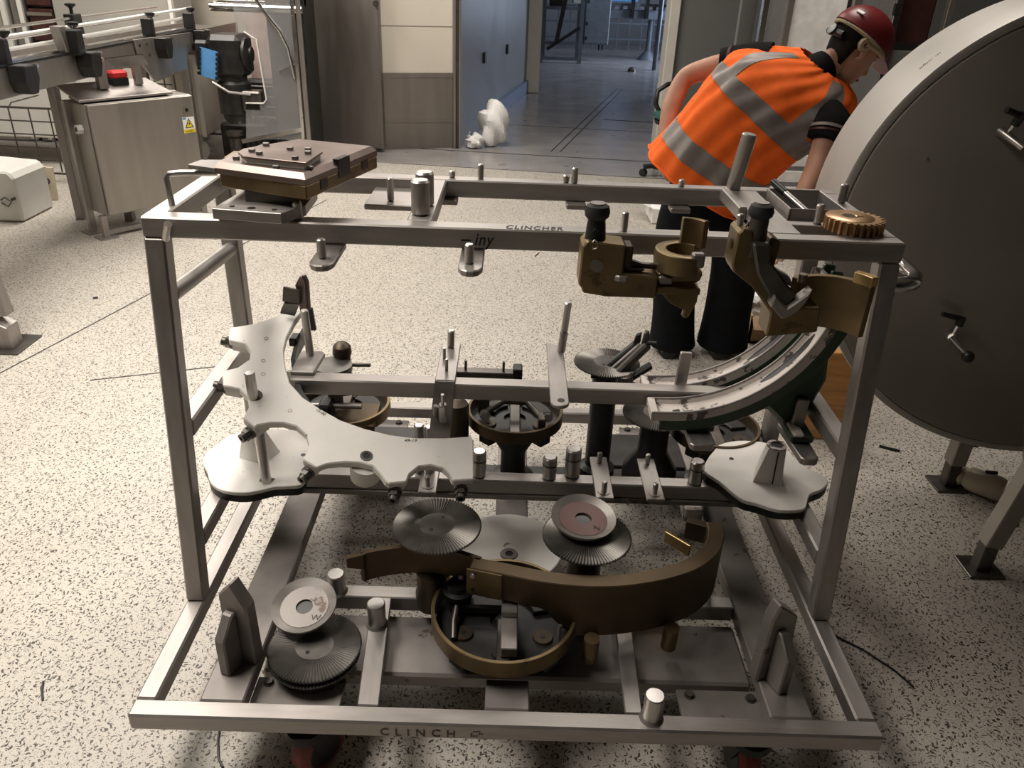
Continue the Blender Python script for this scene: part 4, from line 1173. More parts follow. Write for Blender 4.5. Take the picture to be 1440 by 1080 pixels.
# ---- serrated discs
def serrated(mb, c, R, th, n=84, r_in=.40):
    c = V(c)
    vs, fs = [], []
    N = 2*n
    rows = []
    def row(r, zs, rs=None):
        rows.append(len(vs))
        for i in range(N):
            a = 2*PI*i/N
            k = i % 2
            rr = r if rs is None else rs[k]
            vs.append(c+V(rr*math.cos(a), rr*math.sin(a), zs[k]))
    row(R*r_in, (th, th))
    row(R*.97, (th, th-.0034))
    row(R, (th-.001, th-.0044), (R, R-.0018))
    row(R, (.001, .001), (R, R-.0018))
    row(R*.96, (0, 0))
    for j in range(4):
        a, b = rows[j], rows[j+1]
        for i in range(N):
            i2 = (i+1) % N
            fs.append((a+i, a+i2, b+i2, b+i))
    fs.append(tuple(range(rows[0], rows[0]+N)))
    fs.append(tuple(range(rows[4], rows[4]+N)))
    return mb.add(vs, fs)
def disc_thing(label, c, R, th=.007, stem=None):
    t = thing('serrated_disc', label, 'disc', (c[0], c[1], c[2]), 'serrated discs')
    serrated(MB(), c, R, th).build('disc', 'disc', t, 0, 20)
    MB().cyl((c[0]-.01, c[1]-.02, c[2]+th), (c[0]-.01, c[1]-.02, c[2]+th+.0006), .0045, n=12).build('hole', 'black', t)
    MB().cyl((c[0]+.012, c[1]+.025, c[2]+th), (c[0]+.012, c[1]+.025, c[2]+th+.0006), .003, n=10).build('hole', 'black', t)
    if stem:
        z0, prof, mt = stem
        MB().lathe((c[0], c[1], z0), (0, 0, 1), prof, 28).build('stem', mt, t)
    return t
disc_thing('upper of two stacked serrated discs in front left corner of base', (-.405, -.245, .193), .097)
d2 = thing('serrated_disc', 'lower of two stacked serrated discs in front left corner of base', 'disc', (-.405, -.25, .18), 'serrated discs')
serrated(MB(), (-.405, -.250, .181), .095, .007).build('disc', 'disc', d2, 0, 20)
MB().lathe((-.405, -.25, .150), (0, 0, 1), [(0, 0), (.075, 0), (.075, .012), (.05, .02), (.05, .031), (0, .031)], 28).build('hub', 'darksteel', d2)
disc_thing('serrated disc on a stem below the right end of white arc', (-.164, -.074, .385), .097, .007, (.19, [(0, 0), (.05, 0), (.05, .012), (.030, .03), (.028, .14), (.045, .18), (.045, .195), (0, .195)], 'bronze_dark'))
disc_thing('serrated disc on a stem carrying the maroon-faced dish', (.162, -.080, .375), .097, .007, (.19, [(0, 0), (.048, 0), (.052, .010), (.050, .035), (.038, .045), (.036, .15), (.05, .17), (.05, .185), (0, .185)], 'black_iron'))
disc_thing('serrated disc at the back behind the steel lever linkage', (.243, .45, .536), .088, .006, (.19, [(0, 0), (.05, 0), (.05, .02), (.035, .03), (.035, .33), (.06, .345), (0, .346)], 'black_iron'))
disc_thing('serrated disc under the left end of the white channels', (.385, .405, .410), .092, .007, (.19, [(0, 0), (.075, 0), (.075, .05), (.055, .085), (.042, .11), (.040, .19), (.06, .215), (0, .22)], 'black_iron'))

# ---- dished hub rings
def dish(label, c, R, tilt, face, letter, zrot=0):
    t = thing('dished_ring', label, 'ring', c)
    ax = V(tilt[0], tilt[1], 1).normalized()
    c = V(c)
    MB().lathe(c, ax, [(.018, -.006), (.018, .004), (R*.74, .004), (R*.80, .006), (R, .013), (R, .008), (R*.86, -.004), (R*.5, -.010), (.03, -.012)], 48, True).build('dish', 'steel', t, 0, 25)
    MB().lathe(c, ax, [(.0182, .0045), (R*.74, .0045), (R*.74, .0052), (.0182, .0052)], 48, True).build('face', face, t)
    MB().cyl(c-ax*.005, c+ax*.001, .0178, n=24).build('bore', 'black', t)
    u = (V(1, 0, 0)-ax*ax.x).normalized()
    w = ax.cross(u)
    text('pen_letter', letter, .020, c+u*.020-w*.034+ax*.0053, u, w, 'ink', t)
    return t
dish('bright dished ring marked with a pen letter on the stacked discs', (-.440, -.172, .232), .069, (-.05, -.22), 'steel_dirty', 'W')
dish('dished ring with maroon face lying on a serrated disc', (.154, -.052, .398), .071, (.05, -.10), 'redface', 'N')

# ---- plain white disc
wd = thing('white_disc', 'plain white plastic disc lying between the serrated discs', 'disc', (-.003, .085, .19))
MB().lathe((-.003, .085, .190), (0, 0, 1), [(0, 0), (.128, 0), (.130, .002), (.130, .014), (.128, .016), (.014, .016), (.012, .012), (0, .012)], 64).build('disc', 'whiteplastic', wd)
MB().lathe((-.003, .055, .206), (0, 0, 1), [(.010, 0), (.022, 0), (.020, .003), (.010, .003)], 20, True).build('hole_rim', 'steel_dirty', wd)
MB().cyl((-.003, .055, .206), (-.003, .055, .2068), .010, n=14).build('hole', 'black', wd)

# ---- brass rotor heads
def rotor(label, c, R, h, mt, zbase, detail):
    t = thing('rotor_head', label, 'rotor head', (c[0], c[1], zbase), 'brass ringed rotor heads')
    c = V(c)
    MB().lathe(c, (0, 0, 1), [(R-.008, 0), (R-.001, 0), (R, -.0015), (R, -h+.002), (R-.002, -h), (R-.008, -h)], 72, True).build('brass_ring', mt, t, 0, 25)
    MB().lathe(c-V(0, 0, h), (0, 0, 1), [(.03, -.004), (R-.009, -.004), (R-.009, .004), (.03, .004)], 48, True).build('web_plate', 'black_iron', t)
    hz = c.z-h-.004-zbase
    MB().lathe(V(c.x, c.y, zbase), (0, 0, 1), [(0, 0), (.06, 0), (.06, .01), (.035, .02), (.035, hz*.5), (.055, hz*.7), (.055, hz), (0, hz)], 28).build('hub_stem', 'black_iron', t)
    MB().box(c.x-.014, c.x+.014, c.y-R*.86, c.y+R*.86, c.z-h+.004, c.z-h+.018).build('cross_bar', 'darksteel', t, .002)
    for k in range(6):
        a = 2*PI*k/6+.5
        p = V(c.x+R*.62*math.cos(a), c.y+R*.62*math.sin(a), c.z-h+.004)
        lg = MB().lathe(p, (0, 0, 1), [(0, 0), (.022, 0), (.020, .006), (0, .006)], 18).build('boss', 'bronze_dark' if k % 2 else 'black_iron', t)
        MB().cyl(p+V(0, 0, .006), p+V(0, 0, .0068), .006, n=10).build('bolt_hole', 'black', lg)
    for s in (-1, 1):
        MB().prism(circ(c.x, c.y, R*.80, 14, PI/2+s*.35, PI/2+s*1.35, True)+circ(c.x, c.y, R*.42, 10, PI/2+s*1.35, PI/2+s*.35, True), c.z-h+.004, c.z-h+.014).build('inner_segment', 'black_iron', t, .002)
    for k in range(4):
        a = 2*PI*k/4+.8
        p = V(c.x+(R-.03)*math.cos(a), c.y+(R-.03)*math.sin(a), c.z-h-.018)
        MB().obox(p, (math.cos(a), math.sin(a), 0), (-math.sin(a), math.cos(a), 0), (0, 0, 1), .035, .04, .026).build('under_lug', 'black_iron', t, .004)
    return t, c
rt_, c = rotor('big brass rotor head at the front under the curved guards', (-.012, -.182, .262), .155, .040, 'brass', .15, 2)
MB().box(c.x-.006, c.x+.028, c.y-.12, c.y+.03, c.z-.020, c.z+.004).build('steel_key', 'steel_y', rt_, .002)
MB().box(c.x-.006, c.x+.028, c.y-.035, c.y+.03, c.z+.004, c.z+.020).build('key_block', 'steel', rt_, .002)
k_ = MB().lathe((c.x-.10, c.y+.035, c.z-.03), (0, 0, 1), [(0, 0), (.026, 0), (.022, .025), (.032, .032), (.034, .045), (.024, .048), (.022, .06), (0, .062)], 22).build('cam_roller', 'black_iron', rt_)
MB().ball((c.x-.095, c.y+.045, c.z+.038), .007, n=12).build('grease_nipple', 'pin', k_)
MB().tube([(c.x-.10, c.y+.02, c.z-.005), (c.x-.105, c.y-.03, c.z-.018), (c.x-.103, c.y-.065, c.z-.030)], .007, 10).build('lever_pin', 'darksteel', k_)
MB().box(c.x-.11, c.x+.02, c.y+.005, c.y+.035, c.z-.03, c.z-.005).build('rocker_arm', 'black_iron', rt_, .005)
MB().cyl((c.x+.115, c.y-.06, c.z-.035), (c.x+.115, c.y-.06, c.z+.012), .004, n=10).build('stud', 'pin', rt_)

rt_, c = rotor('brass rotor head at the back left behind the white arc', (-.465, .43, .405), .127, .034, 'brass', .18, 1)
MB().lathe((c.x-.015, c.y-.02, c.z), (0, 0, 1), [(0, 0), (.02, 0), (.02, .10), (.05, .105), (.05, .12), (0, .125)], 26).build('bearing_cap', 'disc', rt_)
MB().lathe((c.x, c.y+.03, c.z+.01), (0, 0, 1), [(0, 0), (.022, 0), (.022, .11), (.026, .12), (.024, .14), (.014, .15), (0, .152)], 10).build('grease_cup', 'bronze_dark', rt_)
MB().bar((c.x+.02, c.y, c.z+.11), (c.x+.08, c.y, c.z+.112), .008, .008).build('rod', 'darksteel', rt_)
MB().tube([(c.x-.12, c.y-.05, c.z+.012), (c.x+.06, c.y-.05, c.z+.012)], .007, 10).build('link_rod', 'steel', rt_)
MB().box(c.x-.05, c.x-.015, c.y-.085, c.y-.03, c.z-.03, c.z+.03).build('cam_block', 'black_iron', rt_, .006)
MB().box(c.x-.02, c.x+.10, c.y-.10, c.y+.02, c.z-.028, c.z-.015).build('rusty_plate', 'bronze', rt_, .003)

rt_, c = rotor('brass rotor head at the back centre behind the middle bar', (.003, .42, .405), .130, .034, 'bronze', .18, 1)
for x in (-.08, .085):
    p = V(c.x+x, c.y-.06, c.z+.012)
    b = MB()
    hexbolt(b, p, (0, -1, .3), .012, .014)
    b.build('bolt', 'pin', rt_)
MB().tube([(c.x-.075, c.y-.03, c.z+.005), (c.x-.03, c.y+.0, c.z+.022), (c.x+.03, c.y-.0, c.z+.020), (c.x+.07, c.y-.05, c.z+.0)], .009, 10).build('curved_arm', 'darksteel', rt_)
MB().box(c.x+.06, c.x+.08, c.y-.09, c.y-.05, c.z-.02, c.z+.02).build('arm_foot', 'darksteel', rt_, .003)
sl_ = MB().box(c.x-.16, c.x+.01, c.y-.015, c.y+.015, .500, .518).build('slide_bar', 'darksteel', rt_, .002)
for x in (-.135, -.035):
    MB().cyl((c.x+x, c.y, .518), (c.x+x, c.y, .545), .0035, n=10).build('slide_pin', 'darksteel', sl_)
MB().box(c.x-.01, c.x+.015, c.y-.02, c.y+.02, .500, .532).build('slide_end', 'black_iron', sl_, .003)
MB().tube([(c.x-.15, c.y+.02, .50), (c.x-.08, c.y+.0, .488), (c.x+.0, c.y-.01, .485), (c.x+.06, c.y, .478)], .006, 8).build('link_rod', 'steel', rt_)
MB().box(c.x-.10, c.x-.07, c.y-.01, c.y+.02, .40, .502).build('slide_post', 'darksteel', rt_)

rt_, c = rotor('brass rotor head at the back right below the green casting', (.555, .43, .372), .122, .032, 'bronze', .18, 1)

# ---- dark column and spare plates behind
tag(MB().lathe((-.150, .355, .19), (0, 0, 1), [(0, 0), (.048, 0), (.048, .01), (.032, .02), (.031, .255), (.028, .262), (0, .264)], 26).build('bronze_column', 'bronze_dark'), 'dark bronze column standing behind the middle strap', 'column')
tag(MB().prism([(.45, .22), (.50, .22), (.505, .31), (.455, .31)], .192, .240).build('pale_block', 'whiteworn', None, .006), 'small pale green block on the base behind the lower bar', 'block')

# ---- steel lever linkage
lk = thing('lever_linkage', 'dark steel lever linkage with springs lying behind the middle bar', 'linkage', (.30, .42, .5))
MB().bar((.262, .40, .525), (.340, .41, .615), .022, .022).build('lever_arm', 'darksteel', lk, .005)
MB().bar((.232, .43, .524), (.318, .44, .605), .020, .018).build('lever_arm', 'black_iron', lk, .004)
MB().bar((.252, .415, .535), (.322, .425, .606), .010, .010).build('tie_rod', 'steel_dirty', lk, .002)
MB().slab([V(.300, .43, .592), V(.322, .43, .606), V(.322, .43, .636), V(.308, .43, .630)], V(.004, .014, 0)).build('jaw', 'black_iron', lk, .003)
MB().bar((.30, .40, .520), (.352, .40, .560), .026, .014).build('link_plate', 'black_iron', lk, .003)
MB().lathe((.285, .385, .515), (-.1, -.1, 1), [(.010, 0), (.022, 0), (.022, .024), (.010, .024)], 20, True).build('pivot_eye', 'darksteel', lk)
MB().cyl((.285, .385, .518), (.284, .384, .532), .0095, n=14).build('pivot_hole', 'black', lk)
MB().slab([V(.318, .41, .59), V(.345, .41, .60), V(.338, .41, .645), V(.326, .41, .648)], V(.004, .02, 0)).build('jaw', 'darksteel', lk, .003)
MB().cyl((.335, .405, .62), (.358, .400, .622), .006, n=8).build('jaw_screw', 'black_iron', lk)
MB().bar((.20, .42, .512), (.275, .41, .520), .02, .008).build('link_plate', 'black_iron', lk, .002)
sp = []
for i in range(73):
    a = i/72*2*PI*9
    q = V(.30, .375, .517).lerp(V(.345, .365, .508), i/72)
    sp.append(q+V(0, math.cos(a)*.006, math.sin(a)*.006))
MB().tube(sp, .0016, 5).build('spring', 'steel', lk)

# ---- curved bronze guards at the front
def ribbon(pts, th, z1, z0f, nsub=1):
    """vertical curved wall: pts outer plan path, th thickness to its left, bottom height per point"""
    rings = []
    n = len(pts)
    for i, (x, y) in enumerate(pts):
        a = V(*pts[max(i-1, 0)], 0)
        b = V(*pts[min(i+1, n-1)], 0)
        d = (b-a).normalized()
        nn = V(-d.y, d.x, 0)*th
        z0 = z0f(i/(n-1))
        rings.append([V(x, y, z0), V(x, y, z1), V(x, y, z1)+nn, V(x, y, z0)+nn])
    return MB().loft(rings)
def spline(P, k=5):
    out = []
    n = len(P)
    for i in range(n-1):
        p0, p1, p2, p3 = P[max(i-1, 0)], P[i], P[i+1], P[min(i+2, n-1)]
        for j in range(k):
            t = j/k
            out.append(tuple(.5*((2*b)+(-a+c)*t+(2*a-5*b+4*c-d)*t*t+(-a+3*b-3*c+d)*t**3) for a, b, c, d in zip(p0, p1, p2, p3)))
    out.append(P[-1])
    return out
g2 = thing('curved_guard', 'big brown bronze curved guard across the front right of base', 'guard', (.2, -.2, .19), 'curved bronze guards')
gp = spline([(-.088, -.174), (-.028, -.188), (.059, -.210), (.145, -.220), (.232, -.214), (.323, -.189), (.397, -.151), (.450, -.096), (.474, -.040), (.480, .005)])
def gz(t):
    if t < .24:
        return .292-.02*t
    if t < .34:
        return .287-.062*(1-(1-(t-.24)/.10)**2)
    return .225+.03*max(0, t-.7)
ribbon(gp, .036, .36, gz).build('guard_wall', 'bronze', g2, .002, 30)
ep = MB().hexa([(-.094, -.176, .291), (-.020, -.193, .289), (-.018, -.190, .289), (-.092, -.173, .291), (-.094, -.176, .358), (-.020, -.193, .357), (-.018, -.190, .357), (-.092, -.173, .358)]).build('end_pad', 'brass', g2, .001)
b = MB()
b.cyl((-.080, -.180, .346), (-.081, -.186, .346), .0055, n=12)
b.build('screw', 'pin', ep)
MB().cyl((-.080, -.1795, .306), (-.0805, -.1815, .306), .004, n=10).build('hole', 'black', ep)
for x, y, z0 in ((.172, -.236, .172), (.345, -.198, .175)):
    MB().cyl((x, y+.004, z0), (x, y, .235), .0165, n=22).build('stud', 'brass', g2)
MB().slab([V(.40, .02, .30), V(.47, -.01, .30), V(.475, .01, .30), V(.41, .035, .30)], V(0, 0, .05)).build('hook_end', 'bronze_dark', g2, .002)
MB().slab([V(.352, .005, .30), V(.400, -.045, .30), V(.404, -.042, .30), V(.357, .010, .30)], V(0, 0, .03)).build('bright_edge', 'brass_bright', g2, .001)

g1 = thing('curved_guard', 'slim brown bronze curved guard at the front left of base', 'guard', (-.2, -.13, .19), 'curved bronze guards')
gp = spline([(-.312, -.146), (-.30, -.137), (-.242, -.120), (-.182, -.117), (-.120, -.128), (-.068, -.150)])
ribbon(gp, .012, .36, lambda t: .285+.01*t).build('guard_wall', 'bronze', g1, .001, 30)
MB().slab([V(-.345, -.160, .335), V(-.312, -.146, .320), V(-.312, -.146, .36), V(-.345, -.160, .36)], V(-.004, .011, 0)).build('slotted_end', 'bronze', g1, .001)
MB().cyl((-.174, -.105, .19), (-.174, -.105, .288), .033, n=24).build('support_column', 'bronze_dark', g1)

# ---- tool block on the top left
tb = thing('slide_block', 'steel and brass slide block with copper cover on top left corner', 'tool block', (-.45, .05, 1.03))
MB().slab([V(-.577, -.012, 1.032), V(-.445, -.030, 1.032), V(-.415, .03, 1.032), V(-.42, .15, 1.032), V(-.56, .16, 1.032), V(-.569, .05, 1.032)], V(0, 0, .020)).build('base_plate', 'steel', tb, .001)
bpp = tb.children[0]
for x, y, r in ((-.545, .005, .005), (-.507, -.002, .008), (-.463, -.008, .005)):
    MB().cyl((x, y, 1.052), (x, y, 1.0527), r, n=14).build('screw_hole', 'black', bpp)
MB().box(-.53, -.43, .04, .15, 1.052, 1.073).build('riser', 'darksteel', tb)
B0 = [V(-.581, .062, 1.073), V(-.400, -.011, 1.073), V(-.315, .265, 1.073), V(-.49, .315, 1.073), V(-.578, .19, 1.073)]
MB().slab(B0, V(0, 0, .026)).build('brass_body', 'brass', tb, .002)
def inset(P, k):
    c = sum(P, V(0, 0, 0))/len(P)
    return [c+(p-c)*k for p in P]
B1 = [B0[0]+V(-.008, -.004, 0)]+B0[1:]
rings = [[p+V(0, 0, .026) for p in B1], [p+V(0, 0, .037) for p in B1], [p+V(0, 0, .047) for p in inset(B1, .93)]]
MB().loft(rings).build('top_plate', 'copper', tb, 0, 15)
MB().slab([V(-.645, .078, 1.101), V(-.586, .056, 1.101), V(-.575, .13, 1.101), V(-.635, .12, 1.101)], V(0, 0, .009)).build('side_tongue', 'steel_dirty', tb, .001)
MB().slab([V(-.60, .15, 1.101), V(-.575, .15, 1.101), V(-.56, .21, 1.101), V(-.60, .21, 1.101)], V(0, 0, .009)).build('side_tongue', 'brass', tb, .001)
ee = (B0[2]-B0[1])
eo = V(ee.y, -ee.x, 0).normalized()
for a, w, z0, h in ((.22, .026, 1.081, .018), (.50, .046, 1.087, .036), (.80, .026, 1.083, .018)):
    q = B0[1]+ee*a
    MB().obox(V(q.x, q.y, z0+h/2)-eo*.005, ee, eo, (0, 0, 1), w, .012, h).build('notch', 'black', tb)
S0 = [V(-.545, .088, 1.120), V(-.527, .058, 1.120), V(-.408, .025, 1.120), V(-.400, .118, 1.120), V(-.436, .148, 1.120), V(-.522, .172, 1.120)]
MB().slab(S0, V(0, 0, .010)).build('white_spacer', 'whiteplastic', tb, .001)
MB().slab([p+V(0, 0, .010) for p in inset(S0, 1.06)], V(0, 0, .004)).build('cover_plate', 'copper', tb, .0005)
for x, y, z in ((-.525, .095, 1.134), (-.515, .155, 1.134), (-.46, .125, 1.134), (-.425, .125, 1.134), (-.418, .095, 1.134), (-.430, .045, 1.134), (-.505, .075, 1.134), (-.555, .09, 1.120), (-.462, .027, 1.120), (-.40, .03, 1.120)):
    MB().box(x-.006, x+.006, y-.004, y+.004, z, z+.006).build('bolt_head', 'steel_dirty', tb, .001)

# ---- clinch tools hanging on the front rail tabs
t1_ = thing('clinch_tool', 'brown brass clinch tool with black knob and round cup, on front rail', 'tool', (.2, -.09, .96), 'clinch tools')
MB().prism([(.098, .965), (.103, .962), (.107, .950), (.150, .944), (.240, .944), (.240, .984), (.176, .990), (.176, 1.040), (.108, 1.046), (.100, 1.036)], -.112, -.055, (0, 0, 0), (1, 0, 0), (0, 0, 1), (0, 1, 0)).build('body', 'brass', t1_, .004)
MB().prism([(.240, .952), (.318, .952), (.318, .965), (.240, .965)], -.110, -.055, (0, 0, 0), (1, 0, 0), (0, 0, 1), (0, 1, 0)).build('lower_jaw', 'brass', t1_, .002)
MB().prism([(.240, .968), (.316, .972), (.322, .990), (.310, 1.0), (.240, .990)], -.100, -.050, (0, 0, 0), (1, 0, 0), (0, 0, 1), (0, 1, 0)).build('upper_jaw', 'brass', t1_, .004)
MB().box(.242, .268, -.106, -.09, .968, .984).build('roller', 'steel_dirty', t1_, .003)
MB().prism([(.248, .952), (.318, .952), (.318, .935), (.306, .903), (.294, .903), (.296, .918), (.270, .930)], -.100, -.085, (0, 0, 0), (1, 0, 0), (0, 0, 1), (0, 1, 0)).build('quadrant', 'brass', t1_, .003)
MB().cyl((.128, -.112, 1.002), (.128, -.1145, 1.002), .0115, n=20).build('pivot_pin', 'steel_dirty', t1_)
MB().box(.178, .215, -.10, -.065, .990, .996).build('slide', 'darksteel', t1_, .002)
MB().box(.176, .192, -.10, -.06, .99, 1.035).build('back_web', 'bronze_dark', t1_, .003)
MB().tube([(.185, -.09, 1.006), (.21, -.088, .998), (.24, -.085, .996)], .006, 8).build('spring_bar', 'darksteel', t1_)
cup = MB().lathe((.290, -.072, .990), (0, 0, 1), [(.034, 0), (.055, 0), (.055, .034), (.053, .036), (.036, .036), (.034, .034)], 30, True, math.radians(140), math.radians(375)).build('cup', 'brass', t1_, .001)
MB().lathe((.290, -.072, 1.020), (0, 0, 1), [(.036, 0), (.048, 0), (.048, .050), (.046, .052), (.036, .052)], 20, True, math.radians(120), math.radians(185)).build('cup_wall', 'brass', cup, .001)
MB().box(.292, .314, -.126, -.108, 1.008, 1.034).build('cup_lug', 'steel_dirty', cup, .003)
MB().lathe((.124, -.085, 1.040), (0, 0, 1), [(0, 0), (.019, 0), (.0165, .03), (.0155, .035), (.0155, .045), (0, .045)], 22).build('knob_neck', 'black_iron', t1_)
MB().lathe((.124, -.085, 1.078), (0, 0, 1), [(0, 0), (.015, 0), (.021, .006), (.0225, .014), (.020, .024), (.014, .028), (0, .028)], 24).build('knob', 'rubber', t1_)
MB().cyl((.124, -.085, 1.1055), (.124, -.085, 1.1075), .0135, n=20).build('knob_cap', 'steel_dirty', t1_)
MB().cyl((.122, -.104, 1.062), (.122, -.108, 1.062), .005, n=10).build('neck_hole', 'black', t1_)
MB().tube([(.122, -.108, 1.048), (.116, -.110, 1.041), (.119, -.111, 1.032), (.125, -.111, 1.034), (.127, -.110, 1.043), (.122, -.108, 1.048)], .0018, 6).build('split_ring', 'pin', t1_)
text('stamp_mark', 'B', .016, (.205, -.1125, .960), (1, 0, 0), (0, 0, 1), 'stamp', t1_)

t2_ = thing('clinch_tool', 'brass clinch tool with black knob and curved shield, right front rail', 'tool', (.47, -.09, .9), 'clinch tools')
Y = dict(o=(0, 0, 0), ex=(1, 0, 0), ey=(0, 0, 1), ez=(0, 1, 0))
MB().prism([(.363, 1.014), (.365, 1.072), (.372, 1.080), (.388, 1.078), (.398, 1.062), (.398, 1.036), (.408, 1.018), (.420, .992), (.440, .970), (.452, .945), (.470, .938), (.536, .940), (.540, .892), (.448, .880), (.448, .928), (.405, .976), (.370, 1.000)], -.120, -.060, **Y).build('body', 'brass', t2_, .003)
MB().prism([(.424, 1.066), (.444, 1.058), (.440, 1.010), (.424, 1.016)], -.115, -.065, **Y).build('right_cheek', 'bronze', t2_, .004)
MB().prism([(.388, 1.060), (.420, 1.060), (.424, 1.030), (.462, .988), (.484, .966), (.462, .940), (.436, .962), (.406, 1.004), (.396, 1.034)], -.136, -.100, **Y).build('steel_lever', 'darksteel', t2_, .004)
MB().prism([(.440, .972), (.466, .948), (.480, .960), (.505, .985), (.498, .960), (.484, .938), (.462, .925), (.436, .950)], -.146, -.118, **Y).build('jaw_tip', 'steel', t2_, .003)
MB().prism([(.440, 1.010), (.470, .995), (.480, .975), (.462, .985), (.436, 1.0)], -.12, -.095, **Y).build('side_web', 'steel_dirty', t2_, .003)
MB().lathe((.402, -.105, 1.030), (0, 0, 1), [(0, 0), (.020, 0), (.016, .05), (.016, .072), (0, .072)], 22).build('knob_neck', 'darksteel', t2_)
MB().lathe((.402, -.105, 1.095), (0, 0, 1), [(0, 0), (.014, 0), (.0205, .006), (.022, .013), (.019, .023), (.013, .027), (0, .027)], 24).build('knob', 'rubber', t2_)
MB().cyl((.402, -.105, 1.1215), (.402, -.105, 1.1235), .012, n=20).build('knob_cap', 'steel_dirty', t2_)
MB().cyl((.374, -.09, 1.078), (.372, -.09, 1.098), .006, n=12, bev=.002).build('dowel', 'pin', t2_)
MB().tube([(.386, -.10, 1.088), (.381, -.102, 1.080), (.384, -.102, 1.074), (.390, -.102, 1.078), (.386, -.10, 1.088)], .0018, 6).build('split_ring', 'pin', t2_)
MB().cyl((.366, -.095, 1.046), (.362, -.095, 1.046), .009, n=14).build('pivot_pin', 'bronze_dark', t2_)
shd = MB().lathe((.545, -.150, .885), (0, 0, 1), [(.075, .0), (.088, 0), (.088, .10), (.075, .10)], 26, True, math.radians(112), math.radians(222)).build('curved_shield', 'brass', t2_, .001)
MB().lathe((.545, -.150, .985), (0, 0, 1), [(.074, -.004), (.090, -.004), (.090, .016), (.074, .016)], 10, True, math.radians(112), math.radians(140)).build('bright_rim', 'brass_bright', shd, .001)
MB().cyl((.495, -.110, .985), (.495, -.110, 1.0), .008, n=12).build('stud', 'copper', t2_)

# ---- bronze gear and tray rod
gr = thing('bronze_gear', 'worn bronze gear wheel lying on the top right corner', 'gear', (.648, .080, ZT))
poly = []
NT = 26
for i in range(NT):
    for f, r in ((0, .0565), (.16, .0565), (.26, .0495), (.42, .0475), (.58, .0475), (.74, .0495), (.84, .0565)):
        a = 2*PI*(i+f)/NT
        poly.append((.648+r*math.cos(a), .082+r*math.sin(a)))
hole_ = circ(.640, .090, .013, 20)
MB().prism(poly, ZT+.0005, ZT+.0245).build('gear_body', 'gear', gr, 0, 25)
MB().lathe((.640, .088, ZT+.0245), (0, 0, 1), [(.0135, 0), (.046, 0), (.044, .0015), (.015, .0015)], 40, True).build('gear_face', 'gear', gr)
MB().cyl((.640, .088, ZT+.0245), (.640, .088, ZT+.0255), .0135, n=24).build('bore', 'bronze_dark', gr)
MB().box(.650, .664, .082, .092, ZT+.0245, ZT+.0275).build('keyway_block', 'brass_bright', gr, .001)
rd = thing('drill_rod', 'steel rod with black end resting in the open tray', 'rod', (.57, .25, 1.0))
MB().cyl((.565, .305, 1.052), (.635, .175, 1.000), .007, n=16).build('shank', 'pin', rd)
MB().cyl((.553, .328, 1.061), (.575, .287, 1.045), .0085, n=16, bev=.003).build('black_tip', 'black', rd)

# ================================================================== THE WORKER
wk = thing('person', 'person in orange hi-vis vest and red hard hat bending over behind trolley', 'person', (.8, 1.7, 0))
def skinned(name, verts, edges, mt, sub=2, smooth_branch=.6):
    """verts: (x, y, z, radius or (rx, ry)); first vertex is the root"""
    me = bpy.data.meshes.new(name)
    me.from_pydata([v[:3] for v in verts], edges, [])
    o = bpy.data.objects.new(name, me)
    COL.objects.link(o)
    md = o.modifiers.new('skin', 'SKIN')
    md.branch_smoothing = smooth_branch
    md.use_smooth_shade = True
    sv = me.skin_vertices[0].data
    for i, v in enumerate(verts):
        r = v[3]
        sv[i].radius = r if isinstance(r, tuple) else (r, r)
        sv[i].use_root = (i == 0)
    s2 = o.modifiers.new('subdivision', 'SUBSURF')
    s2.levels = s2.render_levels = sub
    bpy.context.view_layer.update()
    dg = bpy.context.evaluated_depsgraph_get()
    m2 = bpy.data.meshes.new_from_object(o.evaluated_get(dg))
    bpy.data.objects.remove(o)
    for p in m2.polygons:
        p.use_smooth = True
    m2.materials.clear()
    m2.materials.append(M[mt])
    o = bpy.data.objects.new(name, m2)
    COL.objects.link(o)
    o.parent = wk
    o.matrix_parent_inverse = PINV[wk.name]
    return o
BV = [(.74, 1.70, .77, .11), (.84, 1.70, .90, .11), (.96, 1.71, 1.04, .12), (1.09, 1.72, 1.145, .06), (1.15, 1.73, 1.185, .052), (1.20, 1.735, 1.215, .07),
      (.875, 1.80, 1.165, .058), (.765, 1.86, 1.150, .050), (.640, 1.89, 1.105, .043), (.590, 1.84, .985, .040), (.575, 1.78, .865, .029), (.578, 1.75, .815, .030),
      (1.150, 1.63, 1.040, .056), (1.130, 1.57, .945, .048), (1.095, 1.52, .835, .042), (1.050, 1.48, .735, .037), (1.015, 1.46, .655, .028), (1.00, 1.455, .61, .030),
      (.655, 1.70, .73, .085), (.655, 1.66, .42, .062), (.705, 1.69, .09, .042), (.835, 1.70, .72, .085), (.895, 1.66, .42, .062), (.915, 1.70, .09, .042)]
BE = [(0, 1), (1, 2), (2, 3), (3, 4), (4, 5), (2, 6), (6, 7), (7, 8), (8, 9), (9, 10), (10, 11), (2, 12), (12, 13), (13, 14), (14, 15), (15, 16), (16, 17),
      (0, 18), (18, 19), (19, 20), (0, 21), (21, 22), (22, 23)]
body = skinned('body', BV, BE, 'skin')
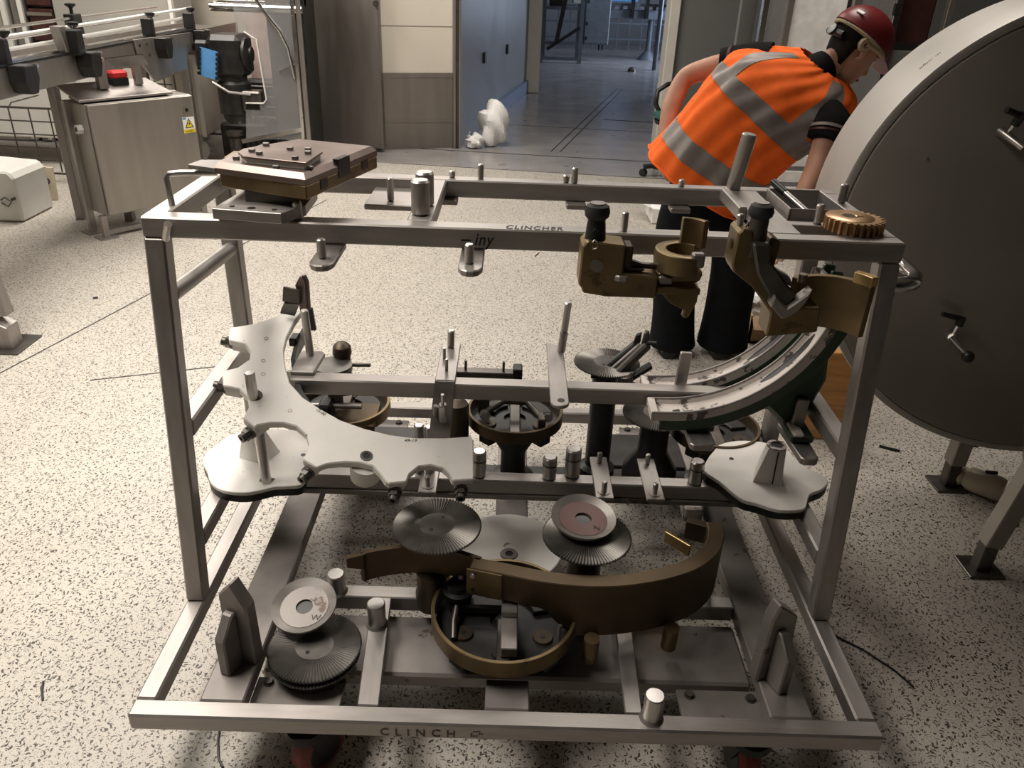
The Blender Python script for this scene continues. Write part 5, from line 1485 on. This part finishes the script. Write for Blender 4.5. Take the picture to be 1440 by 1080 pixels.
# hands: palm chain roots in the wrist, five curled fingers each
def hand(w, d, side, n):
    w, d, side = V(w), V(d).normalized(), V(side).normalized()
    nrm = d.cross(side)
    vs, es = [(*w, .024), (*(w+d*.045), (.030))], [(0, 1)]
    for k in range(4):
        b = w+d*.055+side*(-.027+.018*k)
        L_ = (.058, .070, .064, .048)[k]
        p1 = b+d*L_*.45+nrm*.006
        p2 = b+d*L_*.8+nrm*.024
        p3 = b+d*L_*.85+nrm*.045
        i = len(vs)
        vs += [(*b, .010), (*p1, .009), (*p2, .0085), (*p3, .0075)]
        es += [(1, i), (i, i+1), (i+1, i+2), (i+2, i+3)]
    i = len(vs)
    t0 = w+d*.020-side*.030
    vs += [(*t0, .011), (*(t0+d*.030-side*.018+nrm*.01), .010), (*(t0+d*.055-side*.016+nrm*.025), .008)]
    es += [(0, i), (i, i+1), (i+1, i+2)]
    return skinned(n, vs, es, 'skin', 1)
hand((.578, 1.75, .815), (.25, -.25, -.9), (-.5, .8, -.2), 'hand')
hand((1.00, 1.455, .61), (-.2, -.2, -.95), (.9, -.4, 0), 'hand')
# trousers
skinned('trousers', [(.745, 1.70, .745, (.130, .155)), (.79, 1.70, .86, (.125, .15)), (.662, 1.70, .66, .116), (.650, 1.665, .44, .096), (.680, 1.68, .20, .094), (.690, 1.685, .08, .102), (.692, 1.685, .045, .110), (.692, 1.685, .030, .112),
                     (.845, 1.70, .65, .120), (.905, 1.665, .46, .106), (.912, 1.69, .20, .104), (.915, 1.70, .08, .114), (.916, 1.70, .045, .120), (.916, 1.70, .030, .122)],
        [(0, 1), (0, 2), (2, 3), (3, 4), (4, 5), (5, 6), (6, 7), (0, 8), (8, 9), (9, 10), (10, 11), (11, 12), (12, 13)], 'trousers')
for x, y in ((.700, 1.70), (.918, 1.71)):
    rings = []
    for t, w, h in ((-.10, .030, .05), (-.06, .042, .085), (.02, .042, .09), (.08, .046, .06), (.14, .044, .045), (.17, .025, .03)):
        rings.append([V(x+w*math.cos(a)+t*.35, y+t, max(.002, h*.5+h*.5*math.sin(a)*1.0)) for a in [2*PI*k/14 for k in range(14)]])
    MB().loft(rings).build('shoe', 'black', wk, 0, 60)
# vest, lofted along the bent back
KEY = [((.716, 1.70, .735), (.212, .0, -.122), (.035, .150, .03)),
       ((.795, 1.70, .865), (.196, -.005, -.110), (.03, .140, .03)),
       ((.900, 1.705, .990), (.208, -.015, -.112), (.02, .138, .02)),
       ((1.005, 1.715, 1.095), (.222, -.030, -.105), (.0, .125, .02)),
       ((1.075, 1.72, 1.150), (.175, -.030, -.078), (.0, .095, .02)),
       ((1.120, 1.725, 1.180), (.085, -.012, -.045), (.0, .068, .02))]
def vs_(t):
    n = len(KEY)-1
    u = max(0, min(.99999, t))*n
    i = int(u)
    f = u-i
    K = [KEY[max(i-1, 0)], KEY[i], KEY[i+1], KEY[min(i+2, n)]]
    out = []
    for q in range(3):
        P = [V(k[q]) for k in K]
        out.append(.5*((2*P[1])+(-P[0]+P[2])*f+(2*P[0]-5*P[1]+4*P[2]-P[3])*f*f+(-P[0]+3*P[1]-3*P[2]+P[3])*f**3))
    return out
def S(t, th, off=0.0):
    c, a, b = vs_(t)
    ct, st_ = math.cos(th), math.sin(th)
    k = abs(ct)**2.6+abs(st_)**2.6
    k = k**(-1/2.6)
    fold = .006*math.sin(9*th+14*t)*math.sin(6*t+1.5)+.004*math.sin(17*th-9*t+3*math.sin(5*t))
    d = (a*ct+b*st_)*k
    return c+d+d.normalized()*(off+fold)
NR, NA = 40, 96
MB().loft([[S(i/NR, 2*PI*k/NA) for k in range(NA)] for i in range(NR+1)], False).build('hi_vis_vest', 'orange', wk, 0, 60)
def band(t0, t1, a0, a1, name, skew=0.0):
    nt, na = 12, 60
    g = []
    for i in range(nt+1):
        g.append([S(t0+(t1-t0)*i/nt+skew*math.sin((k/na-.5)*PI), math.radians(a0+(a1-a0)*k/na), .0035) for k in range(na+1)])
    return MB().loft(g, False, False).build(name, 'reflect', wk, 0, 60)
band(.115, .205, -185, 5, 'reflective_band')
band(.40, .49, -185, 5, 'reflective_band', -.05)
band(.45, .93, -76, -56, 'reflective_band')
band(.46, .93, -158, -140, 'reflective_band')
# piping at the hem
MB().tube([S(.004, math.radians(a), .003) for a in range(-190, 11, 8)], .004, 6).build('hem_piping', 'orange', wk)
# shirt sleeves
MB().tube([(.93, 1.775, 1.165), (.88, 1.80, 1.168), (.80, 1.845, 1.157), (.775, 1.856, 1.152)], [.085, .078, .068, .064], 20, True).build('sleeve', 'shirt', wk, 0, 60)
MB().tube([(.812, 1.838, 1.158), (.803, 1.843, 1.1565)], [.0715, .0705], 20).build('sleeve_stripe', 'redface', wk, 0, 60)
sl_ = MB().tube([(1.125, 1.64, 1.035), (1.140, 1.605, .995), (1.134, 1.585, .965), (1.128, 1.568, .935), (1.124, 1.562, .925)], [.060, .078, .077, .073, .070], 22, True).build('sleeve', 'shirt', wk, 0, 60)
MB().tube([(1.1345, 1.586, .967), (1.132, 1.581, .958)], [.079, .078], 22, True).build('sleeve_stripe', 'reflect', sl_, 0, 60)
MB().tube([(1.1315, 1.579, .954), (1.130, 1.576, .948)], [.0775, .0765], 22, True).build('sleeve_stripe', 'redface', sl_, 0, 60)
MB().tube([(1.07, 1.72, 1.14), (1.125, 1.727, 1.172), (1.132, 1.729, 1.176)], [.070, .062, .060], 20).build('collar', 'shirt', wk, 0, 60)
# head
hf = V(.80, .20, -.56).normalized()      # facing
hu = V(.58, .05, .81)
hu = (hu-hf*hu.dot(hf)).normalized()     # crown
hs = hf.cross(hu)                        # to the worker's right, towards the camera
hc = V(1.222, 1.735, 1.235)
def hp(f, s, u):
    return hc+hf*f+hs*s+hu*u
rows = []
for j, (u, fr, bk, wd) in enumerate(((-.115, .030, -.01, .02), (-.105, .070, .0, .042), (-.085, .086, -.030, .056), (-.055, .090, -.055, .064), (-.02, .092, -.078, .070), (.015, .090, -.090, .074), (.05, .088, -.094, .076), (.085, .074, -.084, .068), (.11, .040, -.055, .045), (.118, .0, -.02, .015))):
    c0, r0 = (fr+bk)/2, (fr-bk)/2
    rows.append([hp(c0+r0*math.cos(a), wd*math.sin(a), u) for a in [2*PI*k/24 for k in range(24)]])
hd = MB().loft(rows).build('head', 'skin', wk, 0, 80)
MB().loft([[hp(.078, -.012, .01), hp(.078, .012, .01), hp(.094, .006, .012), hp(.094, -.006, .012)], [hp(.082, -.016, -.03), hp(.082, .016, -.03), hp(.116, .010, -.026), hp(.116, -.010, -.026)], [hp(.08, -.014, -.042), hp(.08, .014, -.042), hp(.104, .008, -.042), hp(.104, -.008, -.042)]]).build('nose', 'skin', hd, .004, 80)
for s in (-1, 1):
    MB().ball(hp(.078, s*.030, .012), .0125, n=12).build('eye', 'whiteplastic', hd)
    MB().ball(hp(.0885, s*.031, .011), .005, n=8).build('iris', 'black', hd)
    MB().bar(hp(.088, s*.016, .032), hp(.080, s*.045, .034), .008, .006).build('eyebrow', 'hair', hd)
    e = []
    for u, r in ((-.030, .006), (-.018, .012), (.0, .017), (.018, .018), (.028, .010)):
        e.append([hp(-.010+r*math.cos(a)*1.0, s*(.074+.008*abs(math.sin(a))+.004), u+r*.2*math.sin(a)) for a in [2*PI*k/12 for k in range(12)]])
    MB().tube([hp(-.012, s*.072, -.032), hp(-.004, s*.080, -.020), hp(-.012, s*.084, .0), hp(-.018, s*.086, .02), hp(-.004, s*.080, .030), hp(.006, s*.074, .018)], [.008, .009, .010, .010, .008, .006], 10).build('ear', 'skin', hd, 0, 80)
MB().tube([hp(.084, -.026, -.066), hp(.094, -.010, -.063), hp(.094, .010, -.063), hp(.084, .026, -.066)], .006, 8).build('mouth', 'redface', hd, 0, 80)
# hair below the hat
rows = []
for u, bk, wd, fr in ((-.075, -.050, .050, -.02), (-.045, -.072, .066, -.022), (-.01, -.088, .074, -.018), (.03, -.100, .080, .02), (.07, -.10, .080, .05)):
    c0, r0 = (fr+bk)/2, (fr-bk)/2
    rows.append([hp(c0+r0*math.cos(a), wd*1.04*math.sin(a), u) for a in [2*PI*k/24 for k in range(24)]])
MB().loft(rows).build('hair', 'hair', wk, 0, 80)
# hard hat: shell, brim, rear cradle and side disc
def hemi(rf, rs, ru, f0, u0, n=36, k=12):
    rings = []
    for j in range(k+1):
        t = (PI/2)*j/k*.985
        rings.append([hp(f0+rf*math.cos(t)*math.cos(a), rs*math.cos(t)*math.sin(a), u0+ru*math.sin(t)) for a in [2*PI*i/n for i in range(n)]])
    return MB().loft(rings)
hh = thing('hard_hat', 'dark red hard hat with tan cradle worn by the bending worker', 'hard hat', tuple(hp(0, 0, .06)))
hemi(.128, .106, .105, -.002, .045).build('shell', 'helmet', hh, 0, 60)
MB().prism([(.06, -.098), (.10, -.085), (.145, -.060), (.172, -.02), (.172, .02), (.145, .060), (.10, .085), (.06, .098)], 0, .006, hp(0, 0, .040), hf-hu*.15, hs, hu).build('peak', 'helmet', hh, .002)
MB().loft([[hp(-.085+.0*k, .108*math.sin(a), .062+.012*math.cos(a*2)), hp(-.085, .108*math.sin(a), .075)] for k, a in enumerate([-.3, 0, .3])], False, False).build('ridge', 'helmet', hh)
MB().tube([hp(.115*math.cos(a)-.004, .104*math.sin(a), .038) for a in [2*PI*k/30 for k in range(31)]], .007, 8).build('headband', 'strap', hh)
for s in (-1, 1):
    MB().lathe(hp(-.035, s*.088, .015), hs*s, [(.006, .014), (.012, .018), (.022, .016), (.024, .008), (.024, 0), (.006, 0)], 20, True).build('side_disc', 'strap', hh)
    MB().tube([hp(-.035, s*.10, .02), hp(.02, s*.106, .028), (hp(.06, s*.098, .030))], .008, 8).build('side_strap', 'strap', hh)
MB().tube([hp(-.102, .05, .0), hp(-.116, .0, -.004), hp(-.102, -.05, .0)], .013, 10).build('rear_ratchet', 'black', hh)
MB().lathe(hp(-.118, 0, -.002), -hf, [(0, 0), (.020, 0), (.020, .012), (0, .014)], 14).build('ratchet_knob', 'black', hh)
stk = hp(-.108, .050, .088)
MB().obox(stk, (hs-hf*-.45), (hu+hf*.5), (hs*.4-hf+hu*.4), .035, .012, .004).build('maker_sticker', 'whitesheet', hh, .002)

# ================================================================== floor debris
def scrap(label, pts, r=.0025):
    tag(MB().tube(pts, r, 6).build('wire_scrap', 'black'), label, 'scrap', 'dark scraps on the floor')
scrap('thin dark curved wire offcut on the floor right of the trolley', [(.82, .03, .003), (.88, -.02, .003), (.93, -.08, .003), (.955, -.13, .003)])
scrap('thin dark wire offcut on the floor below front left rail', [(-.612, -.30, .003), (-.605, -.33, .003), (-.590, -.37, .003), (-.575, -.39, .003)])
scrap('short dark splinter on the floor left of the front rail', [(-1.045, -.19, .003), (-1.035, -.215, .003), (-1.02, -.24, .003)])
scrap('small dark forked scrap on the floor before the drum legs', [(1.31, .945, .003), (1.335, .93, .003), (1.37, .915, .003)], .006)
scrap('short dark sliver on the floor behind the front rail text', [(.12, 2.9, .003), (.145, 2.97, .003)])
scrap('tiny black crumb on the floor left of the trolley', [(-2.0, 2.05, .003), (-1.98, 2.06, .003)], .006)
